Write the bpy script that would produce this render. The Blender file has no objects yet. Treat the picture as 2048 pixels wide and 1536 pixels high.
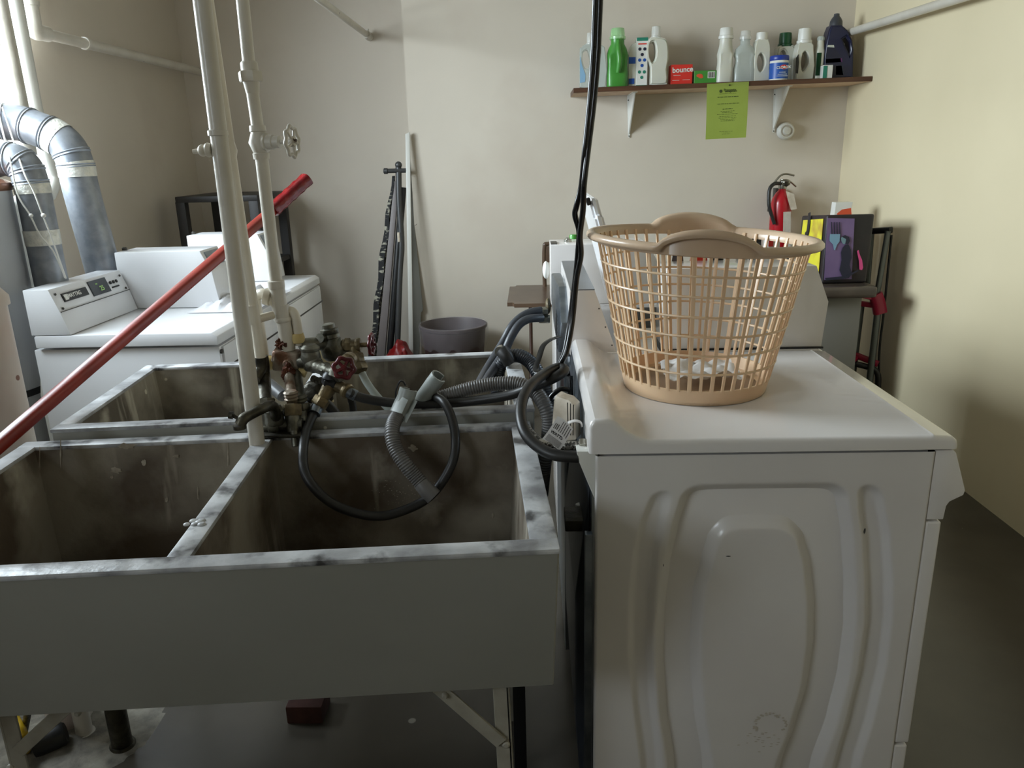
import bpy, bmesh, math, random
from mathutils import Vector, Matrix, noise
random.seed(7)
S = bpy.context.scene; COL = S.collection
PI = math.pi
# ------------------------------------------------------------------ camera
F = 1540.0
CAM = Vector((0, 0, 1.493))
_up = -Vector((131, -5192, -1540)).normalized()
_y = Vector((36, 457.7, -1540)).normalized(); _y = (_y - _up * _y.dot(_up)).normalized()
_x = _y.cross(_up)
RW = Matrix((_x, _y, _up))
cd = bpy.data.cameras.new('camera'); cam = bpy.data.objects.new('camera', cd); COL.objects.link(cam)
cd.sensor_width = 36; cd.lens = 36 * F / 2048; cd.clip_start = .02
cam.matrix_world = Matrix.Translation(CAM) @ RW.to_4x4()
S.camera = cam
# ------------------------------------------------------------------ light
S.view_settings.view_transform = 'Standard'; S.view_settings.look = 'None'
S.view_settings.gamma = 1; S.view_settings.exposure = 0.0; S.view_settings.use_curve_mapping = False
W = bpy.data.worlds.new('world'); S.world = W; W.use_nodes = True
W.node_tree.nodes['Background'].inputs[0].default_value = (.80, .90, 1, 1)
W.node_tree.nodes['Background'].inputs[1].default_value = 2.5
def area(name, loc, rot, sx, sy, power, col=(1, 1, 1), spread=180):
    l = bpy.data.lights.new(name, 'AREA'); l.shape = 'RECTANGLE'; l.size = sx; l.size_y = sy
    l.energy = power; l.color = col; l.spread = math.radians(spread)
    o = bpy.data.objects.new(name, l); COL.objects.link(o); o.location = loc; o.rotation_euler = rot
    return o
# daylight through the far left window, plus an added fill lamp behind the camera
area('daylight_far_window', (-2.60, 2.75, 2.06), (0, -PI / 2 + .46, .30), 1.05, 1.8, 153, (.80, .92, 1), 125)
area('added_fill_behind_camera', (-2.60, -.75, 2.06), (0, -PI / 2 + .30, .25), 1.05, 1.1, 30, (.82, .93, 1), 150)  # added fill for the washer side and tub front, no known source
# ------------------------------------------------------------------ pixel -> place
def ray(x, y): return RW @ Vector((x - 1024, 768 - y, -F))
def P(x, y, Y): r = ray(x, y); return CAM + r * ((Y - CAM.y) / r.y)
def Zp(x, y, z): r = ray(x, y); return CAM + r * ((z - CAM.z) / r.z)
def Xp(x, y, X): r = ray(x, y); return CAM + r * ((X - CAM.x) / r.x)
# ------------------------------------------------------------------ materials
def lin(c): return tuple(((v / 255) / 12.92 if v <= 10 else ((v / 255 + .055) / 1.055) ** 2.4) for v in c)
def nodes(name):
    m = bpy.data.materials.new(name); m.use_nodes = True
    return m, m.node_tree.nodes, m.node_tree.links, m.node_tree.nodes['Principled BSDF']
def mat(name, c, rough=.5, metal=0, c2=None, scale=8, amt=(.35, .65), bump=0, bscale=None, detail=4, coat=0, stretch=None, trans=0, sub=0, specks=None, c3=None, sc3=3, amt3=(.5, .7), streak=None):
    m, N, L, b = nodes(name)
    b.inputs['Base Color'].default_value = (*lin(c), 1); b.inputs['Roughness'].default_value = rough
    b.inputs['Metallic'].default_value = metal; b.inputs['Coat Weight'].default_value = coat
    b.inputs['Transmission Weight'].default_value = trans
    if sub: b.inputs['Subsurface Weight'].default_value = sub; b.inputs['Subsurface Radius'].default_value = (.01, .006, .003); b.inputs['Subsurface Scale'].default_value = 1
    tc = N.new('ShaderNodeTexCoord'); mp = N.new('ShaderNodeMapping'); L.new(tc.outputs['Object'], mp.inputs[0])
    if stretch: mp.inputs['Scale'].default_value = stretch
    out = None
    def layer(prev, ca, cb, sc, am, det=4):
        n = N.new('ShaderNodeTexNoise'); n.inputs['Scale'].default_value = sc; n.inputs['Detail'].default_value = det; L.new(mp.outputs[0], n.inputs['Vector'])
        r = N.new('ShaderNodeMapRange'); r.inputs[1].default_value = am[0]; r.inputs[2].default_value = am[1]; L.new(n.outputs[0], r.inputs[0])
        x = N.new('ShaderNodeMix'); x.data_type = 'RGBA'; L.new(r.outputs[0], x.inputs[0])
        if prev is None: x.inputs[6].default_value = (*lin(ca), 1)
        else: L.new(prev, x.inputs[6])
        x.inputs[7].default_value = (*lin(cb), 1); return x.outputs[2]
    if c2: out = layer(None, c, c2, scale, amt, detail)
    if c3: out = layer(out, c, c3, sc3, amt3, 6)
    if specks:
        v = N.new('ShaderNodeTexVoronoi'); v.inputs['Scale'].default_value = specks[1]; L.new(mp.outputs[0], v.inputs['Vector'])
        n2 = N.new('ShaderNodeTexNoise'); n2.inputs['Scale'].default_value = specks[1] * .4; L.new(mp.outputs[0], n2.inputs['Vector'])
        a = N.new('ShaderNodeMath'); a.operation = 'ADD'; L.new(v.outputs['Distance'], a.inputs[0]); L.new(n2.outputs[0], a.inputs[1])
        r = N.new('ShaderNodeMapRange'); r.inputs[1].default_value = specks[2]; r.inputs[2].default_value = specks[2] + .02; r.inputs[3].default_value = 1; r.inputs[4].default_value = 0
        L.new(a.outputs[0], r.inputs[0]); x = N.new('ShaderNodeMix'); x.data_type = 'RGBA'; L.new(r.outputs[0], x.inputs[0])
        if out is None: x.inputs[6].default_value = (*lin(c), 1)
        else: L.new(out, x.inputs[6])
        x.inputs[7].default_value = (*lin(specks[0]), 1); out = x.outputs[2]
    if streak:   # run marks: noise drawn out along z
        m2 = N.new('ShaderNodeMapping'); m2.inputs['Scale'].default_value = (1, 1, .10); L.new(tc.outputs['Object'], m2.inputs[0])
        n = N.new('ShaderNodeTexNoise'); n.inputs['Scale'].default_value = streak[1]; n.inputs['Detail'].default_value = 5; L.new(m2.outputs[0], n.inputs['Vector'])
        r = N.new('ShaderNodeMapRange'); r.inputs[1].default_value = streak[2]; r.inputs[2].default_value = streak[2] + .12; r.inputs[4].default_value = .6; L.new(n.outputs[0], r.inputs[0])
        x = N.new('ShaderNodeMix'); x.data_type = 'RGBA'; L.new(r.outputs[0], x.inputs[0]); L.new(out, x.inputs[6]); x.inputs[7].default_value = (*lin(streak[0]), 1); out = x.outputs[2]
    if out is not None: L.new(out, b.inputs['Base Color'])
    if bump:
        n = N.new('ShaderNodeTexNoise'); n.inputs['Scale'].default_value = bscale or scale; n.inputs['Detail'].default_value = 6; L.new(mp.outputs[0], n.inputs['Vector'])
        bp = N.new('ShaderNodeBump'); bp.inputs['Strength'].default_value = bump; bp.inputs['Distance'].default_value = .01
        L.new(n.outputs[0], bp.inputs['Height']); L.new(bp.outputs[0], b.inputs['Normal'])
    return m
def glassy(name, c, alpha=.35, rough=.1):
    m, N, L, b = nodes(name)
    b.inputs['Base Color'].default_value = (*lin(c), 1); b.inputs['Roughness'].default_value = rough
    b.inputs['Alpha'].default_value = alpha
    return m
M = {}
M['wall'] = mat('wall_paint', (206, 196, 181), .55, c2=(199, 189, 174), scale=1.3, amt=(.35, .7), bump=.06, bscale=5, c3=(195, 183, 168), sc3=2.2, amt3=(.55, .8))
M['wall_r'] = mat('cream_wall_paint', (219, 206, 174), .5, c2=(213, 200, 168), scale=1.1, bump=.06, bscale=4)
M['ceil'] = mat('ceiling_paint', (205, 202, 192), .8, c2=(196, 192, 182), scale=2)
M['floor'] = mat('grey_floor_paint', (84, 79, 70), .26, c2=(76, 70, 61), scale=2.0, bump=.10, bscale=9, c3=(64, 60, 53), sc3=1.2, amt3=(.45, .7), specks=((175, 172, 160), 8, .46))
M['rough_floor'] = mat('rough_concrete', (150, 145, 132), .8, c2=(105, 100, 92), scale=20, bump=1.0, bscale=26)
M['enamel'] = mat('white_enamel', (228, 229, 231), .22, c2=(222, 222, 223), scale=3, coat=.3)
M['enamel_r'] = mat('white_machine_enamel', (226, 222, 219), .2, c2=(221, 216, 212), scale=2.5, coat=.4)
M['enamel_side'] = mat('washer_side_enamel', (222, 218, 214), .3, c2=(216, 211, 207), scale=4, coat=.2)
M['galv'] = mat('galvanised_steel', (150, 158, 166), .32, 1, c2=(118, 126, 136), scale=14, bump=.03)
M['backdark'] = mat('dark_grey_steel', (66, 70, 76), .35, .5, c2=(50, 54, 60), scale=5)
M['galv2'] = mat('brushed_back_panel', (176, 184, 190), .28, 1, c2=(145, 152, 160), scale=6)
M['duct'] = mat('galvanised_duct', (146, 150, 156), .42, .6, c2=(128, 133, 140), scale=22, amt=(.4, .62), bump=.05)
M['tape'] = mat('silver_tape', (200, 200, 192), .35, .35, c2=(225, 222, 210), scale=40, bump=.5, bscale=60)
M['pipe'] = mat('white_pipe_paint', (204, 199, 188), .30, c2=(192, 185, 172), scale=6, bump=.12, bscale=60, specks=((70, 50, 40), 22, .44))
M['pvc'] = mat('cream_pvc', (215, 208, 192), .35, c2=(200, 190, 172), scale=7)
M['insul'] = mat('insulation_wrap', (196, 190, 176), .8, c2=(178, 171, 156), scale=12, bump=.35, bscale=25)
M['pinkpipe'] = mat('stained_white_pipe', (210, 203, 194), .45, c2=(204, 186, 175), scale=5, specks=((130, 92, 76), 16, .46), bump=.1)
M['conc'] = mat('stained_concrete', (150, 143, 128), .6, c2=(92, 84, 72), scale=5, amt=(.42, .60), bump=.35, bscale=18, detail=8, c3=(176, 170, 154), sc3=7, amt3=(.6, .74), specks=((205, 198, 180), 13, .53), streak=((196, 190, 172), 22, .56))
M['conc_front'] = mat('brown_stained_concrete', (142, 134, 120), .58, c2=(84, 72, 58), scale=4, amt=(.42, .60), bump=.4, bscale=18, detail=8, c3=(170, 163, 148), sc3=6, amt3=(.62, .76), specks=((220, 212, 195), 10, .215), streak=((186, 178, 162), 20, .60))
M['greypaint'] = mat('grey_tub_paint', (152, 151, 143), .45, c2=(146, 145, 137), scale=3, bump=.10, bscale=12, specks=((225, 222, 212), 11, .45), c3=(138, 136, 127), sc3=1.5, amt3=(.5,.8))
M['rim'] = mat('worn_rim', (196, 197, 198), .33, c2=(128, 128, 130), scale=9, amt=(.42, .66), bump=.35, bscale=20, detail=8, c3=(62, 61, 62), sc3=17, amt3=(.55, .70))
M['leg'] = mat('grey_iron', (168, 164, 152), .5, .1, c2=(140, 134, 120), scale=12, bump=.1)
M['red'] = mat('red_pole', (146, 42, 28), .36, c2=(128, 34, 22), scale=10, amt=(.4, .6))
M['redgrip'] = mat('red_plastic_wrap', (128, 12, 20), .15, c2=(100, 8, 16), scale=30, bump=.5, bscale=30)
M['brass'] = mat('old_brass', (128, 112, 80), .42, .55, c2=(82, 72, 54), scale=30, bump=.25, bscale=50)
M['bronze'] = mat('rusty_bronze', (142, 130, 114), .5, .35, c2=(112, 76, 52), scale=22, amt=(.48, .64), bump=.5, bscale=50)
M['rust'] = mat('rust', (96, 50, 24), .9, c2=(60, 28, 14), scale=60, bump=1, bscale=90)
M['valve'] = mat('tarnished_valve', (128, 126, 114), .42, .7, c2=(74, 72, 62), scale=24, bump=.3, bscale=50)
M['valved'] = mat('dark_tarnished_metal', (82, 78, 66), .42, .75, c2=(48, 45, 38), scale=24, bump=.3, bscale=50)
M['wheelred'] = mat('dark_red_wheel', (104, 20, 30), .3, c2=(60, 12, 16), scale=40, bump=.3)
M['rubber'] = mat('black_rubber', (40, 39, 38), .42, c2=(30, 29, 28), scale=30, bump=.08)
M['rubberg'] = mat('grey_rubber', (68, 70, 75), .42, c2=(54, 56, 61), scale=20)
M['corr'] = mat('grey_corrugated', (112, 110, 108), .38, c2=(98, 96, 94), scale=12)
M['corrb'] = mat('black_corrugated', (44, 46, 50), .35)
M['hook'] = mat('grey_plastic', (158, 164, 160), .38, c2=(146, 151, 147), scale=8)
M['blackcord'] = mat('black_cord', (16, 16, 17), .22)
M['braid'] = mat('steel_braid', (176, 172, 164), .35, .8, c2=(70, 68, 64), scale=160, amt=(.45, .55))
M['basket'] = mat('peach_plastic', (226, 194, 158), .32, c2=(216, 182, 146), scale=5, sub=.15)
M['basket_rim'] = mat('tan_plastic', (208, 182, 154), .26, c2=(196, 168, 140), scale=6, sub=.05)
M['paper'] = mat('white_paper', (226, 224, 222), .7, c2=(212, 208, 204), scale=10)
M['kraft'] = mat('cream_paper', (216, 206, 190), .7, c2=(190, 176, 156), scale=22, bump=.4)
M['green_paper'] = mat('lime_paper', (184, 202, 100), .75, c2=(178, 196, 94), scale=6)
M['ink'] = mat('dark_ink', (52, 66, 26), .7)
M['black'] = mat('black_plastic', (24, 24, 25), .4)
M['dark'] = mat('dark_interior', (30, 30, 31), .55)
M['wood'] = mat('walnut_veneer', (88, 56, 36), .45, c2=(66, 40, 26), scale=4, stretch=(1, 14, 14), bump=.05)
M['wood_under'] = mat('raw_chipboard', (226, 198, 170), .7, c2=(208, 178, 150), scale=18)
M['seatwood'] = mat('brown_seat', (98, 78, 62), .28, c2=(80, 62, 50), scale=8)
M['brownmetal'] = mat('brown_metal', (70, 48, 38), .35, .2)
M['shelfblack'] = mat('black_shelf', (38, 35, 34), .5)
M['bin'] = mat('brown_bin', (70, 54, 52), .5, c2=(60, 46, 44), scale=5)
M['liner'] = glassy('plastic_liner', (180, 174, 178), .20, .10)
M['milky'] = mat('milky_plastic', (206, 205, 192), .34, c2=(196, 195, 182), scale=5, sub=.3)
M['white_pl'] = mat('white_plastic', (218, 217, 210), .33)
M['clear'] = glassy('translucent_bottle', (196, 204, 198), .55, .2)
M['clearcap'] = glassy('clear_green_cap', (160, 215, 150), .6, .15)
M['clearwhite'] = glassy('clear_white_cap', (222, 222, 216), .6, .2)
M['green'] = mat('green_plastic', (70, 142, 56), .32, c2=(58, 128, 46), scale=6)
M['lightgreen'] = mat('light_green_plastic', (120, 196, 70), .4)
M['dkgreen'] = mat('dark_green_cap', (16, 72, 38), .3)
M['teal'] = mat('teal_card', (34, 120, 98), .5)
M['navy'] = mat('navy_plastic', (22, 26, 58), .3)
M['blue'] = mat('blue_label', (28, 78, 158), .4)
M['bluecap'] = mat('blue_cap', (24, 52, 142), .35)
M['lightblue'] = mat('pale_blue_label', (130, 168, 196), .5)
M['purple'] = mat('purple_print', (118, 96, 136), .5, c2=(98, 80, 120), scale=5, bump=.2)
M['plum'] = mat('plum_label', (88, 36, 92), .4)
M['redbox'] = mat('red_card', (206, 46, 34), .5)
M['cart_red'] = mat('crimson_plastic', (150, 22, 56), .35)
M['tomato'] = mat('bright_red_plastic', (226, 58, 40), .35)
M['orange'] = mat('orange_print', (214, 84, 50), .5)
M['yellow'] = mat('yellow_print', (222, 212, 50), .5, c2=(190, 160, 60), scale=7, amt=(.5, .62), bump=.2)
M['bagblack'] = mat('black_woven_bag', (24, 21, 24), .5, c2=(40, 26, 30), scale=6, amt=(.45, .7), bump=.3, bscale=14)
M['bluegrey'] = mat('light_blue_print', (122, 158, 182), .5)
M['inknavy'] = mat('dark_navy_print', (30, 32, 52), .5)
M['skin'] = mat('blue_face_print', (110, 140, 150), .6)
M['pink'] = mat('pink_print', (206, 70, 128), .5)
M['cabinet'] = mat('grey_cabinet', (120, 118, 112), .5)
M['wrap'] = mat('brown_wrapped_lid', (84, 74, 66), .22, c2=(66, 58, 52), scale=6, bump=.3, bscale=12)
M['polegrey'] = mat('grey_steel_tube', (90, 94, 92), .3, .6)
M['extred'] = mat('extinguisher_red', (170, 22, 34), .25)
M['chrome'] = mat('dull_chrome', (170, 168, 158), .25, .9)
M['ironcover'] = mat('plaid_cover', (36, 36, 38), .85, c2=(170, 166, 150), scale=26, amt=(.52, .62), stretch=(1, 1, 2.2))
M['irongrey'] = mat('grey_board', (120, 112, 110), .5)
M['tubegrey'] = mat('dark_grey_tube', (70, 70, 70), .4, .3)
M['whiteboard'] = mat('white_strip', (196, 194, 186), .45)
M['greyboard'] = mat('grey_panel', (112, 110, 102), .6)
M['redbag'] = mat('red_bag', (140, 22, 24), .4, bump=.4, bscale=14)
M['heater'] = mat('heater_enamel', (176, 178, 180), .4, c2=(166, 167, 168), scale=3)
M['copper'] = mat('copper_band', (128, 88, 68), .4, .6, c2=(96, 62, 46), scale=12)
M['sillwood'] = mat('window_sill_wood', (176, 124, 92), .5, c2=(150, 98, 70), scale=5)
M['brick'] = mat('brick', (74, 42, 34), .85, c2=(58, 30, 24), scale=20, bump=.5)
M['yel'] = mat('yellow_plastic', (196, 160, 28), .4)
M['lcd'] = mat('display_dark', (44, 48, 52), .2)
M['screw'] = mat('dark_screw', (70, 68, 64), .4, .6)
M['plate'] = mat('grey_steel_top', (104, 105, 106), .35, .2, c2=(96, 97, 98), scale=4)
M['wire'] = mat('white_wire', (214, 212, 205), .4)
M['ptape'] = mat('yellowed_tape', (206, 186, 132), .6, c2=(186, 160, 100), scale=20, bump=.4)
M['cup'] = mat('cream_cup', (214, 200, 160), .5)
M['grime'] = mat('dirt_smudge', (186, 176, 162), .45, c2=(200, 192, 180), scale=30)
def em(name, c, s):
    m, N, L, b = nodes(name); b.inputs['Base Color'].default_value = (*lin(c), 1)
    b.inputs['Emission Color'].default_value = (*lin(c), 1); b.inputs['Emission Strength'].default_value = s; return m
M['led'] = em('green_led', (150, 190, 110), .22)
# ------------------------------------------------------------------ mesh helpers
def B(): return bmesh.new()
def box(bm, a, b, bev=0, seg=2, mtx=None):
    a, b = Vector(a), Vector(b)
    t = bmesh.new(); bmesh.ops.create_cube(t, size=1)
    for v in t.verts: v.co = Vector(((a[i] + b[i]) / 2 + v.co[i] * abs(b[i] - a[i]) for i in range(3)))
    if bev: bmesh.ops.bevel(t, geom=t.edges[:], offset=min(bev, .49 * min(abs(b[i] - a[i]) for i in range(3))), segments=seg, profile=.6, affect='EDGES')
    add(bm, t, mtx)
def add(bm, t, mtx=None):
    if mtx is not None: t.transform(mtx)
    me = bpy.data.meshes.new('tmp'); t.to_mesh(me); t.free(); bm.from_mesh(me); bpy.data.meshes.remove(me)
def prism(bm, pts, d, bev=0, seg=2, mtx=None):
    """closed polygon of 3D points, extruded by vector d"""
    t = bmesh.new(); d = Vector(d)
    v1 = [t.verts.new(Vector(p)) for p in pts]; v2 = [t.verts.new(Vector(p) + d) for p in pts]
    n = len(pts); t.faces.new(v1); t.faces.new(list(reversed(v2)))
    for i in range(n): t.faces.new((v1[i], v2[i], v2[(i + 1) % n], v1[(i + 1) % n]))
    bmesh.ops.recalc_face_normals(t, faces=t.faces[:])
    if bev: bmesh.ops.bevel(t, geom=t.edges[:], offset=bev, segments=seg, profile=.6, affect='EDGES', clamp_overlap=True)
    add(bm, t, mtx)
def smooth_path(pts, n=8):
    pts = [Vector(p) for p in pts]
    if len(pts) < 3 or n <= 1: return pts
    out = []
    for i in range(len(pts) - 1):
        p0 = pts[max(i - 1, 0)]; p1 = pts[i]; p2 = pts[i + 1]; p3 = pts[min(i + 2, len(pts) - 1)]
        for k in range(n):
            t = k / n
            out.append(.5 * ((2 * p1) + (p2 - p0) * t + (2 * p0 - 5 * p1 + 4 * p2 - p3) * t * t + (3 * p1 - p0 - 3 * p2 + p3) * t ** 3))
    out.append(pts[-1]); return out
def resample(path, step):
    out = [path[0].copy()]; acc = 0
    for a, b in zip(path, path[1:]):
        L = (b - a).length
        if L < 1e-9: continue
        while acc + L >= step:
            t = (step - acc) / L; a = a.lerp(b, t); out.append(a.copy()); L = (b - a).length; acc = 0
            if L < 1e-9: break
        acc += L
    if (out[-1] - path[-1]).length > step * .3: out.append(path[-1].copy())
    return out
def tube(bm, pts, r, seg=14, n=8, cap=True, rfun=None, step=None, flat=None, hollow=0, arc=None, up=None):
    """sweep; r number or per-point list; flat=(w,h) for an elliptical/rect section; arc=(a0,a1) open section"""
    path = smooth_path(pts, n)
    if step: path = resample(path, step)
    m = len(path)
    tan = []
    for i in range(m):
        t = path[min(i + 1, m - 1)] - path[max(i - 1, 0)]
        tan.append(t.normalized() if t.length > 1e-9 else Vector((0, 0, 1)))
    ref = Vector(up) if up else (Vector((0, 0, 1)) if abs(tan[0].z) < .9 else Vector((0, 1, 0)))
    nn = (ref - tan[0] * ref.dot(tan[0])).normalized()
    rings = []; t_ = bmesh.new()
    for i in range(m):
        nn = (nn - tan[i] * nn.dot(tan[i])).normalized(); bb = tan[i].cross(nn)
        f = i / (m - 1)
        if rfun: rr = rfun(f, i)
        elif isinstance(r, (list, tuple)):
            x = f * (len(r) - 1); j = min(int(x), len(r) - 2); rr = r[j] + (r[j + 1] - r[j]) * (x - j)
        else: rr = r
        ring = []
        if arc:
            sec = [(arc[0] + (arc[1] - arc[0]) * k / (seg - 1), 1) for k in range(seg)] + [(arc[1] + (arc[0] - arc[1]) * k / (seg - 1), .8) for k in range(seg)]
        else: sec = [(2 * PI * k / seg, 1) for k in range(seg)]
        for a, q in sec:
            ca, sa = math.cos(a), math.sin(a)
            if flat:
                ex = flat[2] if len(flat) > 2 else 1
                ca = math.copysign(abs(ca) ** ex, ca) * flat[0]; sa = math.copysign(abs(sa) ** ex, sa) * flat[1]; q = rr if rr else 1
                ring.append(t_.verts.new(path[i] + (bb * ca + nn * sa) * q))
            else: ring.append(t_.verts.new(path[i] + (nn * ca + bb * sa) * rr * q))
        rings.append(ring)
    k_ = len(rings[0])
    for a, b in zip(rings, rings[1:]):
        for k in range(k_): t_.faces.new((a[k], a[(k + 1) % k_], b[(k + 1) % k_], b[k]))
    if cap and not hollow: t_.faces.new(list(reversed(rings[0]))); t_.faces.new(rings[-1])
    if hollow and not arc:
        # inner wall at both ends makes an open mouth
        for ring, sgn in ((rings[0], 1), (rings[-1], -1)):
            c = sum((v.co for v in ring), Vector()) / k_; tt = tan[0] if sgn == 1 else -tan[-1]
            i1 = [t_.verts.new(c + (v.co - c) * .78) for v in ring]; i2 = [t_.verts.new(c + (v.co - c) * .78 + tt * hollow) for v in ring]
            for k in range(k_):
                t_.faces.new((ring[k], i1[k], i1[(k + 1) % k_], ring[(k + 1) % k_])); t_.faces.new((i1[k], i2[k], i2[(k + 1) % k_], i1[(k + 1) % k_]))
            t_.faces.new(i2)
    bmesh.ops.recalc_face_normals(t_, faces=t_.faces[:])
    add(bm, t_)
def lathe(bm, prof, c=(0, 0, 0), axis=(0, 0, 1), seg=28, sx=1, sy=1, cap=True):
    """prof: list of (r, h) from c along axis"""
    q = Vector((0, 0, 1)).rotation_difference(Vector(axis).normalized()).to_matrix().to_4x4()
    t = bmesh.new(); rings = []
    for r, h in prof:
        rings.append([t.verts.new((r * sx * math.cos(2 * PI * k / seg), r * sy * math.sin(2 * PI * k / seg), h)) for k in range(seg)])
    for a, b in zip(rings, rings[1:]):
        for k in range(seg): t.faces.new((a[k], a[(k + 1) % seg], b[(k + 1) % seg], b[k]))
    if cap: t.faces.new(list(reversed(rings[0]))); t.faces.new(rings[-1])
    bmesh.ops.recalc_face_normals(t, faces=t.faces[:])
    add(bm, t, Matrix.Translation(Vector(c)) @ q)
def cyl(bm, a, b, r, seg=18, r2=None):
    a, b = Vector(a), Vector(b); d = b - a
    lathe(bm, [(r, 0), (r if r2 is None else r2, d.length)], a, d, seg)
def hexnut(bm, a, b, r):
    a, b = Vector(a), Vector(b); L = (b - a).length
    lathe(bm, [(r * .92, 0), (r, L * .12), (r, L * .88), (r * .92, L)], a, b - a, 6)
def ball(bm, c, r, s=(1, 1, 1), sub=3):
    t = bmesh.new(); bmesh.ops.create_icosphere(t, subdivisions=sub, radius=1)
    for v in t.verts: v.co = Vector((c[i] + v.co[i] * r * s[i] for i in range(3)))
    add(bm, t)
def wm(o):
    m = o.matrix_basis.copy()
    while o.parent: o = o.parent; m = o.matrix_basis @ m
    return m
def obj(name, bm, m, parent=None, smooth=40, label=None, origin=None):
    me = bpy.data.meshes.new(name)
    o = bpy.data.objects.new(name, me); COL.objects.link(o)
    if parent is not None:
        bm.transform(wm(parent).inverted()); o.parent = parent
    else:
        if origin is None:
            xs = [v.co for v in bm.verts]
            lo = Vector((min(v[i] for v in xs) for i in range(3))); hi = Vector((max(v[i] for v in xs) for i in range(3)))
            origin = Vector(((lo.x + hi.x) / 2, (lo.y + hi.y) / 2, lo.z))
        bm.transform(Matrix.Translation(-Vector(origin))); o.location = origin
    bm.to_mesh(me); bm.free()
    for mm in (m if isinstance(m, (list, tuple)) else [m]): me.materials.append(M[mm] if isinstance(mm, str) else mm)
    if smooth:
        for p in me.polygons: p.use_smooth = True
        try: me.set_sharp_from_angle(angle=math.radians(smooth))
        except Exception: pass
    if label: o['label'] = label
    return o
def thing(name, label, cat, loc=(0, 0, 0), group=None, rz=0):
    o = bpy.data.objects.new(name, None); COL.objects.link(o); o.location = loc; o.rotation_euler = (0, 0, rz)
    o.empty_display_size = .05; o['label'] = label; o['category'] = cat
    if group: o['group'] = group
    return o
def tag(o, label, cat, group=None):
    o['label'] = label; o['category'] = cat
    if group: o['group'] = group
    return o
def struct(name, bm, m, parent=None, smooth=0):
    o = obj(name, bm, m, parent, smooth)
    if parent is None: o['kind'] = 'structure'
    return o
def text(s, size, mtx, thick=.0008, bold=0):
    c = bpy.data.curves.new('t', 'FONT'); c.body = s; c.size = size; c.align_x = 'CENTER'; c.align_y = 'CENTER'; c.extrude = thick; c.offset = bold
    to = bpy.data.objects.new('t', c); COL.objects.link(to)
    bpy.context.view_layer.update()
    me = bpy.data.meshes.new_from_object(to.evaluated_get(bpy.context.evaluated_depsgraph_get()))
    bm = bmesh.new(); bm.from_mesh(me); bm.transform(mtx)
    bpy.data.objects.remove(to); bpy.data.curves.remove(c); bpy.data.meshes.remove(me)
    return bm
def frame(o, right, up):
    """matrix whose x is right, y is up, z the outward normal"""
    r = Vector(right).normalized(); u = Vector(up); u = (u - r * u.dot(r)).normalized(); n = r.cross(u)
    return Matrix(((r.x, u.x, n.x, o[0]), (r.y, u.y, n.y, o[1]), (r.z, u.z, n.z, o[2]), (0, 0, 0, 1)))
def wheel(bm, c, axis, R, r, spokes=5, lobes=0):
    q = Vector((0, 0, 1)).rotation_difference(Vector(axis).normalized()).to_matrix().to_4x4(); mt = Matrix.Translation(Vector(c)) @ q
    t = bmesh.new(); n = 40
    rings = []
    for k in range(n):
        a = 2 * PI * k / n; RR = R * (1 + (.10 * math.cos(lobes * a) if lobes else 0))
        rings.append([t.verts.new(((RR + r * math.cos(b)) * math.cos(a), (RR + r * math.cos(b)) * math.sin(a), r * math.sin(b))) for b in [2 * PI * j / 10 for j in range(10)]])
    for k in range(n):
        a, b = rings[k], rings[(k + 1) % n]
        for j in range(10): t.faces.new((a[j], b[j], b[(j + 1) % 10], a[(j + 1) % 10]))
    bmesh.ops.recalc_face_normals(t, faces=t.faces[:]); add(bm, t, mt)
    for k in range(spokes):
        a = 2 * PI * k / spokes
        t = bmesh.new(); add(t, bmesh.new())
        cyl(t, (0, 0, r * .8), (R * math.cos(a), R * math.sin(a), 0), r * .75, 8); add(bm, t, mt)
    t = bmesh.new(); lathe(t, [(R * .36, -r), (R * .38, 0), (R * .32, r * 1.6)]); add(bm, t, mt)
    t = bmesh.new(); lathe(t, [(R * .16, r * 1.4), (R * .16, r * 3)], seg=6); add(bm, t, mt)
# ================================================================== ROOM
XR, XL, YB, YR, ZC, YF = 1.924, -2.24, 5.0, 5.32, 2.78, -1.8
XE = -.748
b = B(); box(b, (XL - .15, YF - .1, -.1), (XR + .15, YR + .15, 0)); struct('floor', b, 'floor')
b = B(); box(b, (XL - .15, YF - .1, ZC), (XR + .15, YR + .15, ZC + .1)); struct('ceiling', b, 'ceil')
b = B(); box(b, (XR, YF - .1, 0), (XR + .15, YB + .2, ZC)); struct('wall_right', b, 'wall_r')
b = B(); box(b, (XE, YB, 0), (XR, YR + .15, ZC)); struct('wall_back', b, 'wall')
b = B(); box(b, (XL, YR, 0), (XE, YR + .15, ZC)); struct('wall_recess', b, 'wall')
b = B(); box(b, (XL, YF - .15, 0), (XR, YF, ZC)); struct('wall_front', b, 'wall')
wz0, wz1 = 1.47, 2.56; W1 = (1.85, 3.70); W2 = (-1.35, -.15)  # W2: made-up opening out of view, lets the added fill lamp in
b = B(); x0, x1 = XL - .22, XL
box(b, (x0, YF - .1, 0), (x1, YR + .15, wz0)); box(b, (x0, YF - .1, wz1), (x1, YR + .15, ZC))
for a_, c_ in ((YF - .1, W2[0]), (W2[1], W1[0]), (W1[1], YR + .15)): box(b, (x0, a_, wz0), (x1, c_, wz1))
struct('wall_left', b, 'wall')
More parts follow.
